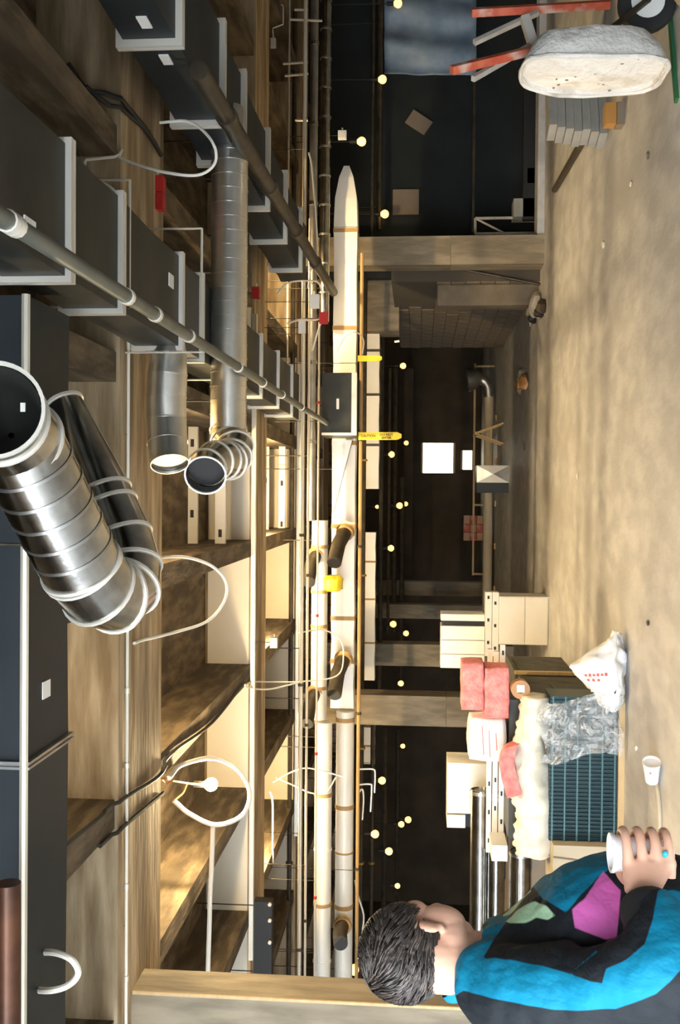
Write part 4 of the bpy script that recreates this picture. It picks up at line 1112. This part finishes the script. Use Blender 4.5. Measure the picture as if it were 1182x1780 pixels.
hb(822, 137, 6.3, 925, 78, 6.6, .035, 'handle_grey', 'leg')
hb(824, 74, 6.6, 935, 22, 6.7, .035, 'handle_grey', 'leg')
hb(912, 30, 6.62, 930, 88, 6.6, .07, 'handle_grey', 'cross_brace')
wc_ = at(1113, 8, 6.55); wc_.z = .185
w_ = G().lathe(wc_ + Vector((0,-.045,0)), wc_ + Vector((0,1,0)), [(0, .11), (-.0, .15), (.012, .178), (.045, .185), (.078, .178), (.09, .15), (.09, .11)], 28, True).build('tyre', 'rubber', t, True)
G().lathe(wc_ + Vector((0,-.052,0)), wc_ + Vector((0,1,0)), [(0, .02), (.0, .085), (.006, .105), (.02, .108), (.05, .108)], 24).build('hub', 'label_white', t, True)
G().tube([wc_ + Vector((0,-.08,0)), wc_ + Vector((0,.1,0))], .018, 10).build('axle', 'iron_pipe', t, True)
G().bar(wc_ + Vector((0,-.07,0)), Vector((wp(1000,60).x, DW+.05, .5)), .03, .03).build('fork', 'iron_pipe', t)
a_ = at(1120, -20, 6.3); b_ = at(1172, 18, 6.1)
G().bar(Vector((a_.x, 6.22, .14)), Vector((b_.x, 6.1, .02)), .08, .025).build('plank', 'wood', None, label='tan plank end on the floor beside the barrow wheel', cat='plank')
a_ = onz(1176, 175, .01); b_ = onz(1160, -30, .01)
G().bar(a_, b_, .05, .02).build('green_strip', 'green_paint', None, label='green painted strip on the floor at the frame edge', cat='strip')
a_ = onz(1160, 190, .015); b_ = onz(1150, 20, .015)
# grey planks leaning behind, brown block and dark pipe on the floor
PN = ['grey plank at the very bottom of the pile behind the wheelbarrow', 'second grey plank from the bottom of the pile behind the wheelbarrow', 'third grey plank from the bottom of the pile behind the wheelbarrow', 'fourth grey plank from the bottom of the pile behind the wheelbarrow', 'fifth grey plank from the bottom of the pile behind the wheelbarrow', 'grey plank just below the top of the pile behind the wheelbarrow', 'topmost grey plank of the pile behind the wheelbarrow']
for k in range(7):
    z_ = .037 + .072*k
    xa = at(1000, 243 - 2*(k % 3) - 3*k*.6, 8.9).x + (.03 if k == 6 else 0)
    G().bar((xa, 8.95 + .01*(k % 2), z_), (xa + .95, 9.25, z_), .22, .068).build('plank', 'wood_grey', None, label=PN[k], cat='plank', group='grey planks behind the wheelbarrow')
lo, hi = pbox(1040, 178, 1088, 214, 7.6, 7.8)
p = onz(1086, 196, 0)
gbox((p.x-.09, p.y, 0), (p.x+.09, p.y+.12, .06), 'brown_block', 'brown_box', label='lower brown wooden block on the floor beside the grey planks', cat='block')
gbox((p.x-.08, p.y+.01, .062), (p.x+.09, p.y+.12, .15), 'brown_block', 'tape_brown', label='upper tan wooden block on the floor beside the grey planks', cat='block')
a_ = onz(964, 330, .035); b_ = onz(1020, 232, .035)
t = thing('floor_pipe', 'dark pipe lying on the floor with a white fitting at its near end', 'pipe', (a_.x, a_.y, 0))
G().tube([a_, b_], .035, 10).build('pipe_run', 'iron_pipe', t, True)
dr = (b_-a_).normalized()
G().tube([b_, b_ + dr*.14], .05, 10).build('coupling', 'black', t, True)
G().tube([b_ + dr*.14, b_ + dr*.32], .028, 10).build('fitting', 'label_white', t, True)

# ------------------------------------------------------------------ THE MAN
DP = 2.2
def eval_remesh(g, voxel, smooth=2):
    me = bpy.data.meshes.new('tmp'); me.from_pydata(g.v, [], g.f)
    bm = bmesh.new(); bm.from_mesh(me); bmesh.ops.recalc_face_normals(bm, faces=bm.faces); bm.to_mesh(me); bm.free()
    o = bpy.data.objects.new('tmp', me); COL.objects.link(o)
    m_ = o.modifiers.new('r', 'REMESH'); m_.mode = 'VOXEL'; m_.voxel_size = voxel; m_.use_smooth_shade = True
    if smooth:
        sm = o.modifiers.new('s', 'SMOOTH'); sm.iterations = smooth; sm.factor = .5
    dg = bpy.context.evaluated_depsgraph_get()
    out = bpy.data.meshes.new_from_object(o.evaluated_get(dg))
    bpy.data.objects.remove(o); bpy.data.meshes.remove(me)
    return out
def place(me, name, m, parent, base):
    for v_ in me.vertices: v_.co -= base
    me.materials.clear(); me.materials.append(MATS[m] if isinstance(m, str) else m)
    for p_ in me.polygons: p_.use_smooth = True
    return link(name, me, base, parent)
FA = math.radians(14)
TF = Vector((math.cos(FA), math.sin(FA), 0)); TR = Vector((math.sin(FA), -math.cos(FA), 0)); UP = Vector((0, 0, 1))
def tsec(c, a, b, n=28, e=.85):
    ring = []
    for j in range(n):
        t_ = 2*PI*j/n; c_, s_ = math.cos(t_), math.sin(t_)
        ring.append(c + TF*(a*math.copysign(abs(c_)**e, c_)) + TR*(b*math.copysign(abs(s_)**e, s_)))
    return ring
def tc(V, U): return at(V, 1780-U, DP)
pxm = FPX/DP
base = Vector((tc(1000, 110).x, DP, 0))
man = thing('person', 'man in a black, teal and pink jacket seen from behind, holding a white cup', 'person', base)
# torso sections: (V, U front, U back, halfwidth)
SEC = [(836, 168, 46, .085), (852, 176, 22, .14), (880, 184, -10, .19), (915, 205, -30, .215), (960, 243, -40, .225), (1000, 268, -42, .23), (1045, 286, -36, .23), (1100, 290, -30, .225), (1180, 282, -20, .215), (1260, 268, -5, .205), (1330, 255, 0, .205)]
def torso(grow):
    rings = []
    for V, uf, ub, b in SEC:
        c = tc(V, (uf+ub)/2); a = (uf-ub)/2/pxm
        rings.append(tsec(c, a + grow, b + grow))
    return rings
hipz = .88
SH = at(885, 1722, 2.04); EL = at(1160, 1688, 1.83); WR = at(1116, 1550, 1.99)
mid = lambda p, q, t_: p.lerp(q, t_)
LS = tc(885, 60) - TR*.2; LE = LS + Vector((.06, .06, -.30)); LW = LE + Vector((.05, .0, -.25))
hipc = tc(1330, 120); hipc.z = .9
FR = hipc + TR*.1; FL = hipc - TR*.1
def leg_pts(h, fwd): return [h, Vector((h.x + .02 + fwd*.5, h.y, .48)), Vector((h.x + fwd, h.y, .09))]
# --- jacket
g = G().loft(torso(0))
g.tube(spline([SH + Vector((-.03, .09, .0)), SH, mid(SH, EL, .5) + Vector((-.01, -.01, 0)), EL], 5), [.1]*5 + [.092]*5 + [.078]*5 + [.074], 18)
g.ell(EL, (.076, .076, .076))
g.tube(spline([EL, mid(EL, WR, .5) + Vector((0,0,-.01)), mid(EL, WR, .76)], 5), [.074, .074, .073, .072, .07, .067, .064, .061, .058, .055, .052], 18)
g.tube(spline([LS, mid(LS, LE, .5), LE], 4), [.09]*5 + [.075]*4, 16); g.ell(LE, (.073, .073, .073))
g.tube([LE, mid(LE, LW, .5), LW], [.072, .065, .05], 16)
# upright collar
cb = [(tc(836, 107), .078, .086), (tc(815, 103), .078, .084), (tc(800, 100), .082, .086)]
jm_ = eval_remesh(g, .0075, 3)
TEAL = [[(765, 1735), (795, 1672), (830, 1625), (862, 1585), (888, 1590), (838, 1660), (842, 1664), (880, 1668), (935, 1676), (987, 1692), (1028, 1706), (1049, 1709), (1056, 1685), (1089, 1668), (1120, 1642), (1135, 1600), (1144, 1552), (1168, 1547), (1240, 1570), (1240, 1680), (1182, 1686), (1166, 1705), (1140, 1728), (1069, 1756), (962, 1754), (886, 1741), (803, 1722), (785, 1740)],
        [(930, 1545), (1000, 1470), (1070, 1455), (1075, 1480), (1060, 1510), (1035, 1528), (1003, 1574), (986, 1590), (962, 1574), (943, 1562)],
        [(996, 1688), (999, 1684), (1034, 1647), (1037, 1650)]]
PINK = [[(1049, 1515), (1079, 1545), (1076, 1588), (1072, 1629), (1054, 1634), (1028, 1624), (1000, 1614), (997, 1586), (1018, 1568), (1035, 1532)]]
MINT = [[(878, 1600), (896, 1583), (931, 1567), (952, 1577), (967, 1594), (952, 1599), (931, 1594), (911, 1602), (886, 1605)]]
tcen = tc(1000, 110)
import numpy as np
vc = np.empty(len(jm_.vertices)*3); jm_.vertices.foreach_get('co', vc); vc = vc.reshape(-1, 3)
lat = (vc - np.array(tcen)) @ np.array(TR)
vc = np.where(lat[:, None] > 0, vc, vc - 2*lat[:, None]*np.array(TR))     # the pattern is the same on both sides of the jacket
rel = vc - np.array(CAM); dep = rel @ np.array(_f)
PX = 591 - (rel @ np.array(CU))/dep*FPX; PY = 890 - (rel @ np.array(CR))/dep*FPX
def sd_polys(polys):
    best = np.full(len(PX), -1e9)
    for poly in polys:
        dmin = np.full(len(PX), 1e18); ins = np.zeros(len(PX), bool)
        for (x0_, y0_), (x1_, y1_) in zip(poly, poly[1:] + poly[:1]):
            dx, dy = x1_-x0_, y1_-y0_
            t_ = np.clip(((PX-x0_)*dx + (PY-y0_)*dy)/(dx*dx+dy*dy+1e-9), 0, 1)
            dmin = np.minimum(dmin, (PX-x0_-t_*dx)**2 + (PY-y0_-t_*dy)**2)
            if y1_ != y0_:
                ins ^= ((y0_ > PY) != (y1_ > PY)) & (PX < dx*(PY-y0_)/dy + x0_)
        d_ = np.sqrt(dmin); best = np.maximum(best, np.where(ins, d_, -d_))
    return best
vals = {'teal': sd_polys(TEAL), 'pink': sd_polys(PINK), 'mint': sd_polys(MINT)}
newco = []
for v_ in jm_.vertices:
    p = v_.co
    f1 = noise.noise(Vector((p.x*9, p.y*9, p.z*15))); f2 = noise.noise(Vector((p.x*22, p.y*22, p.z*30)) + Vector((5, 0, 0)))
    newco.extend(p + v_.normal*(.010*f1 + .004*f2))
jm_.vertices.foreach_set('co', newco)
for k_ in vals:
    at_ = jm_.attributes.new(k_, 'FLOAT', 'POINT'); at_.data.foreach_set('value', vals[k_])
def jacket_mat():
    m = bpy.data.materials.new('jacket'); m.use_nodes = True; nt = m.node_tree; b = nt.nodes['Principled BSDF']
    b.inputs['Roughness'].default_value = .75; b.inputs['Specular IOR Level'].default_value = .3
    prev = None
    for k_, c in (('teal', (.0, .19, .31)), ('pink', (.66, .13, .42)), ('mint', (.52, .80, .50))):
        a_ = nt.nodes.new('ShaderNodeAttribute'); a_.attribute_name = k_
        r = nt.nodes.new('ShaderNodeMapRange'); r.inputs[1].default_value = -1.2; r.inputs[2].default_value = 1.2
        nt.links.new(a_.outputs['Fac'], r.inputs[0])
        mx = nt.nodes.new('ShaderNodeMix'); mx.data_type = 'RGBA'; nt.links.new(r.outputs[0], mx.inputs[0])
        mx.inputs[7].default_value = (*c, 1)
        if prev is None: mx.inputs[6].default_value = (.010, .013, .016, 1)
        else: nt.links.new(prev, mx.inputs[6])
        prev = mx.outputs[2]
    nt.links.new(prev, b.inputs['Base Color'])
    n2 = nt.nodes.new('ShaderNodeTexNoise'); n2.inputs['Scale'].default_value = 25
    bp = nt.nodes.new('ShaderNodeBump'); bp.inputs['Strength'].default_value = .25; bp.inputs['Distance'].default_value = .02
    nt.links.new(n2.outputs['Fac'], bp.inputs['Height']); nt.links.new(bp.outputs[0], b.inputs['Normal'])
    MATS['jacket'] = m
jacket_mat()
mat('teal_cloth', (.0, .19, .31), .75, 0, (.0, .21, .34), 8, .2, 30)
jk = place(jm_, 'jacket', 'jacket', man, base)
# collar band, lower at the throat than at the nape
g = G(); rings = []
for k in range(5):
    ring = []
    for j in range(28):
        t_ = 2*PI*j/28; c_, s_ = math.cos(t_), math.sin(t_)
        c = tc(848 - 6*k, 106); grow = (.0, .004, .006, .006, .001)[k]
        q = c + TF*((.083 + grow - .003*k)*c_) + TR*((.086 + grow - .002*k)*s_)
        q.z += -.058*c_ + .012
        ring.append(q)
    rings.append(ring)
g.loft(rings, False)
n_ = len(g.v)
g.loft([[ (sum(r_, Vector())/28) + (q-(sum(r_, Vector())/28))*.93 for q in r_] for r_ in rings], False)
g.build('collar', 'teal_cloth', jk, 'all')
# cuff
dcf = (WR-EL).normalized()
G().lathe(WR - dcf*.12, WR + dcf, [(0, .030), (0, .052), (.02, .055), (.04, .056), (.055, .053), (.07, .055), (.085, .052), (.092, .048), (.092, .040)], 22, False).build('cuff', 'black', jk, True)
# --- body: head, neck, trunk, arms, hands, legs as one continuous surface
HPHI = math.radians(67); PT = math.radians(10)
F0 = Vector((math.cos(HPHI), math.sin(HPHI), 0)); HR = Vector((math.sin(HPHI), -math.cos(HPHI), 0))
HF = (F0*math.cos(PT) - UP*math.sin(PT)).normalized(); HU = HR.cross(HF).normalized()
HC = at(723, 1651, DP)
HM = Matrix((HR, HF, HU)).transposed()          # local x right, y forward, z up
def hl(r, f, u): return HC + HR*r + HF*f + HU*u
g = G()
g.ell(hl(0, -.01, .025), (.078, .100, .088), HM, 24, 16)        # skull
g.ell(hl(0, .03, -.045), (.066, .068, .075), HM, 20, 14)         # face
g.ell(hl(0, .055, -.095), (.042, .036, .028), HM, 16, 10)        # chin
for s_ in (-1, 1):
    g.ell(hl(s_*.05, .015, -.075), (.022, .05, .034), HM, 14, 10)  # jaw corner
    g.ell(hl(s_*.045, .07, -.035), (.024, .024, .022), HM, 12, 8) # cheekbone
    g.ell(hl(s_*.046, .045, -.05), (.031, .046, .055), HM, 16, 10) # cheek
    g.ell(hl(s_*.05, .06, .012), (.022, .028, .03), HM, 12, 8) # temple
    g.ell(hl(s_*.079, -.004, -.022), (.010, .020, .032), HM @ Matrix.Rotation(s_*.35, 3, 'Z'), 14, 10)  # ear
    g.ell(hl(s_*.076, .004, -.05), (.009, .010, .012), HM, 10, 8) # lobe
g.tube([hl(0, .095, .005), hl(0, .112, -.03), hl(0, .108, -.042)], [.010, .014, .015], 10)   # nose
g.ell(hl(0, .092, -.072), (.024, .012, .008), HM, 12, 8)         # lips
g.ell(hl(0, .082, .022), (.05, .018, .012), HM, 14, 8)           # brow
nb_ = tc(860, 96)
g.tube(spline([hl(0, -.03, -.02), hl(0, -.022, -.075), tc(815, 104), nb_], 4), [.062]*5 + [.066]*4 + [.072]*3 + [.085], 20)
g.loft([ [c + (q-c)*.82 for q in r_] for r_ in torso(0) for c in (sum(r_, Vector())/28,)])
g.tube([SH, EL, WR], [.05, .036, .028], 14); g.ell(EL, (.037, .037, .037)); g.ell(SH, (.06, .06, .06))
g.tube([LS, LE, LW], [.05, .042, .03], 14); g.ell(LE, (.044, .044, .044))
for h_, fw in ((FR, .03), (FL, -.02)):
    g.tube(leg_pts(h_, fw), [.085, .055, .042], 14)
g.ell(hipc, (.15, .16, .12))
# right hand closed round the cup
CC = at(1110, 1484, 2.085)                     # cup axis
Rc = .036
def ring_pt(V, th, r): 
    z_ = at(V, 1484, 2.045).z
    return Vector((CC.x + r*math.cos(th), CC.y + r*math.sin(th), z_))
kn = []
for i, V in enumerate((1089, 1114, 1139, 1162)):
    L_ = (.95, 1.05, 1.0, .85)[i]
    r_ = Rc + .013
    pts_ = [ring_pt(V + 3, math.radians(-118), r_ + .008), ring_pt(V, math.radians(-88), r_ + .009), ring_pt(V, math.radians(-50*L_), r_ + .004), ring_pt(V + 1, math.radians(-8*L_), r_), ring_pt(V + 2, math.radians(40*L_), r_ - .003), ring_pt(V + 2, math.radians(78*L_), r_ - .004)]
    rad = [(.0112, .0118, .0096, .0098, .0092, .008), (.0112, .012, .0098, .0100, .0094, .008), (.011, .0116, .0094, .0096, .009, .0078), (.0102, .0108, .0088, .009, .0082, .007)][i]
    sp = spline(pts_, 3); rr_ = []
    for k in range(len(sp)):
        u_ = k/3; a_ = int(min(4, math.floor(u_))); rr_.append(rad[a_] + (rad[a_+1]-rad[a_])*(u_-a_))
    g.tube(sp, rr_, 10); g.ell(sp[-1], (rad[-1],)*3, None, 8, 6); g.ell(pts_[1], (.0135, .0125, .0125), None, 10, 8)
    kn.append(pts_[1])
# palm slab from wrist to knuckles
pr = []
for k in range(6):
    t_ = k/5
    top = mid(WR + Vector((0, 0, .026)), kn[0] + Vector((-.004, .004, .004)), t_); bot = mid(WR + Vector((0, 0, -.028)), kn[3] + Vector((-.004, .004, -.003)), t_)
    c_ = (top+bot)/2; hh_ = (top-bot).length/2 + .008; th_ = .024 - .006*t_
    axd = (mid(kn[1], kn[2], .5) - WR).normalized(); zz = (top-bot).normalized(); yy = zz.cross(axd).normalized()
    ring = []
    for j in range(16):
        a_ = 2*PI*j/16; ring.append(c_ + zz*(hh_*math.copysign(abs(math.cos(a_))**.8, math.cos(a_))) + yy*(th_*math.copysign(abs(math.sin(a_))**.8, math.sin(a_))))
    pr.append(ring)
g.loft(pr)
th_pts = [mid(WR, kn[0], .45) + Vector((0, .02, .0)), ring_pt(1098, math.radians(-165), Rc + .016), ring_pt(1090, math.radians(160), Rc + .013), ring_pt(1086, math.radians(120), Rc + .011), ring_pt(1086, math.radians(95), Rc + .010)]
g.tube(spline(th_pts, 3), [.016, .016, .015, .0145, .014, .0135, .013, .0125, .012, .0115, .011, .0105, .0095], 10)
# left hand, hanging relaxed
g.ell(LW + Vector((.04, 0, -.02)), (.045, .018, .04), None, 14, 10)
for i in range(4):
    b_ = LW + Vector((.075, -.01 + .004*i, .01 - .022*i)); g.tube([b_, b_ + Vector((.035, .006, -.008)), b_ + Vector((.055, .02, -.022))], [.010, .009, .008], 8)
b_ = LW + Vector((.03, -.01, .015)); g.tube([b_, b_ + Vector((.03, -.03, .01)), b_ + Vector((.055, -.035, .0))], [.012, .011, .009], 8)
bd_ = eval_remesh(g, .0044, 2)
place(bd_, 'body', 'skin', man, base)
for s_ in (-1, 1):
    e_ = G().ell(hl(s_*.031, .076, -.008), (.011, .011, .011), HM, 12, 8).build('eye', 'eye_white', man, 'all')
    G().ell(hl(s_*.031, .0855, -.008), (.005, .003, .005), HM, 10, 6).build('iris', 'black', e_, 'all')
    G().tube([hl(s_*.015, .098, .016), hl(s_*.033, .096, .022), hl(s_*.05, .082, .018)], [.003, .004, .002], 6).build('eyebrow', 'hair', man, True)
# --- hair: cap plus locks
def keep(r, f, u):
    ar = abs(r)
    if f > .055: return u > .050
    if f > .012: return u > .006 + (f-.012)*1.0
    if f > -.030 and ar > .05: return u > .004
    return u > -.070 - .02*(1 - min(1, ar/.06))
g = G(); nu, nv = 48, 32
vsx = []
for i in range(nv+1):
    th = PI*i/nv
    for j in range(nu):
        ph = 2*PI*j/nu
        dr_ = Vector((math.sin(th)*math.cos(ph), math.sin(th)*math.sin(ph), math.cos(th)))
        k_ = 1 + .03*noise.noise(dr_*3.5) + .02*noise.noise(dr_*8)
        q = Vector((.0845*dr_.x, -.012 + .107*dr_.y, .022 + .096*dr_.z))
        q = Vector((q.x*k_, q.y*k_, q.z*k_))
        vsx.append(q)
fs_ = []
for i in range(nv):
    for j in range(nu):
        a_ = i*nu+j; b2 = i*nu+(j+1) % nu; c2 = (i+1)*nu+(j+1) % nu; d2_ = (i+1)*nu+j
        ctr = (vsx[a_]+vsx[b2]+vsx[c2]+vsx[d2_])/4
        if keep(ctr.x, ctr.y, ctr.z): fs_.append((a_, b2, c2, d2_))
used_ = sorted({i for f in fs_ for i in f}); mp_ = {o_: n for n, o_ in enumerate(used_)}
outer = [vsx[i] for i in used_]; k0 = len(outer)
inn = [Vector((q.x*.86, -.012 + (q.y+.012)*.86, .022 + (q.z-.022)*.86)) for q in outer]
F1 = [tuple(mp_[i] for i in f) for f in fs_]
from collections import Counter
ec = Counter()
for f in F1:
    for a_, b2 in zip(f, f[1:]+f[:1]):
        if a_ != b2: ec[(a_, b2)] += 1
side = [(a_, b2, k0+b2, k0+a_) for (a_, b2) in ec if (b2, a_) not in ec]
g.add([hl(*q) for q in outer+inn], F1 + [tuple(k0+i for i in reversed(f)) for f in F1] + side)
hair = g.build('hair', 'hair', man, 'all')
random.seed(11)
g = G(); g2 = G()
cnt = 0
HA, HB, HD = .086, .109, .098
while cnt < 1500:
    dr_ = Vector((random.gauss(0, 1), random.gauss(0, 1), random.gauss(0, 1))).normalized()
    q = Vector((HA*dr_.x, -.012 + HB*dr_.y, .022 + HD*dr_.z))
    if not keep(q.x, q.y, q.z + .002): continue
    cnt += 1
    wh = Vector((-.01, -.07, .085)); L_ = random.uniform(.03, .055); pts_ = []; w_ = q.copy()
    for k in range(5):
        nrm = Vector((w_.x/HA**2, (w_.y+.012)/HB**2, (w_.z-.022)/HD**2)).normalized()
        away = w_ - wh; tg_ = away - nrm*away.dot(nrm)
        tg_ = tg_.normalized() if tg_.length > 1e-4 else Vector((1, 0, 0))
        sw = nrm.cross(tg_); ang = .9 + 1.0*noise.noise(w_*13) + .12*math.sin(cnt)
        tg_ = tg_*math.cos(ang) + sw*math.sin(ang)
        lift = .002 + .0045*math.sin(PI*k/4) + .003*noise.noise(w_*30)
        pts_.append(hl(*(w_ + nrm*lift)))
        w_ = w_ + tg_*(L_/4)
        dd = Vector((w_.x/HA, (w_.y+.012)/HB, (w_.z-.022)/HD)); sc_ = dd.length
        w_ = Vector((w_.x/sc_, -.012 + (w_.y+.012)/sc_, .022 + (w_.z-.022)/sc_))
    (g if cnt % 4 else g2).tube(pts_, [.0010, .0019, .0020, .0015, .0004], 5)
g.build('dark_locks', 'hair', hair, 'all', kind='stuff'); g2.build('light_locks', 'hair_light', hair, 'all', kind='stuff')
# --- trousers and shoes
g = G()
for h_, fw in ((FR, .03), (FL, -.02)):
    p_ = leg_pts(h_, fw); p_[-1].z = .05
    g.tube(p_, [.12, .088, .08], 18)
g.ell(hipc + Vector((0, 0, .02)), (.17, .19, .15), None, 20, 14)
place(eval_remesh(g, .012, 3), 'trousers', 'trousers', man, base)
for h_, fw in ((FR, .03), (FL, -.02)):
    c = Vector((h_.x + fw, h_.y, 0)); g = G(); rings = []
    for k in range(9):
        t_ = k/8; w_ = .048*(.8 + .35*math.sin(PI*min(1, t_*1.15))) if k < 8 else .02
        hz_ = .10 - .055*t_
        ctr = c + TF*(-.08 + .28*t_)
        ring = [ctr + TR*(w_*math.cos(2*PI*j/14)) + UP*(max(0, hz_*(.5 + .55*math.sin(2*PI*j/14)))) for j in range(14)]
        rings.append(ring)
    g.loft(rings).build('shoe', 'shoe', man, True)
# ring on the hand and the held cup
rp_ = mid(ring_pt(1152, math.radians(-70), Rc+.017), ring_pt(1152, math.radians(-60), Rc+.017), .5)
G().ell(rp_ + Vector((0, -.012, 0)), (.008, .006, .006), None, 10, 8).build('ring_stone', 'teal_stone', man, 'all')
ct = at(1060, 1484, 2.085).z; cbz = ct - .125
cup = thing('foam_cup', "white foam cup held in the man's right hand", 'cup', (CC.x, CC.y, cbz))
G().lathe((CC.x, CC.y, cbz), (CC.x, CC.y, cbz+1), [(.004, .001), (0, .027), (.004, .028), (.115, Rc+.001), (.119, Rc+.004), (.125, Rc+.004), (.125, Rc-.001), (.01, .026), (.01, .001)], 28, False).build('cup_wall', 'foam_cup', cup, True)
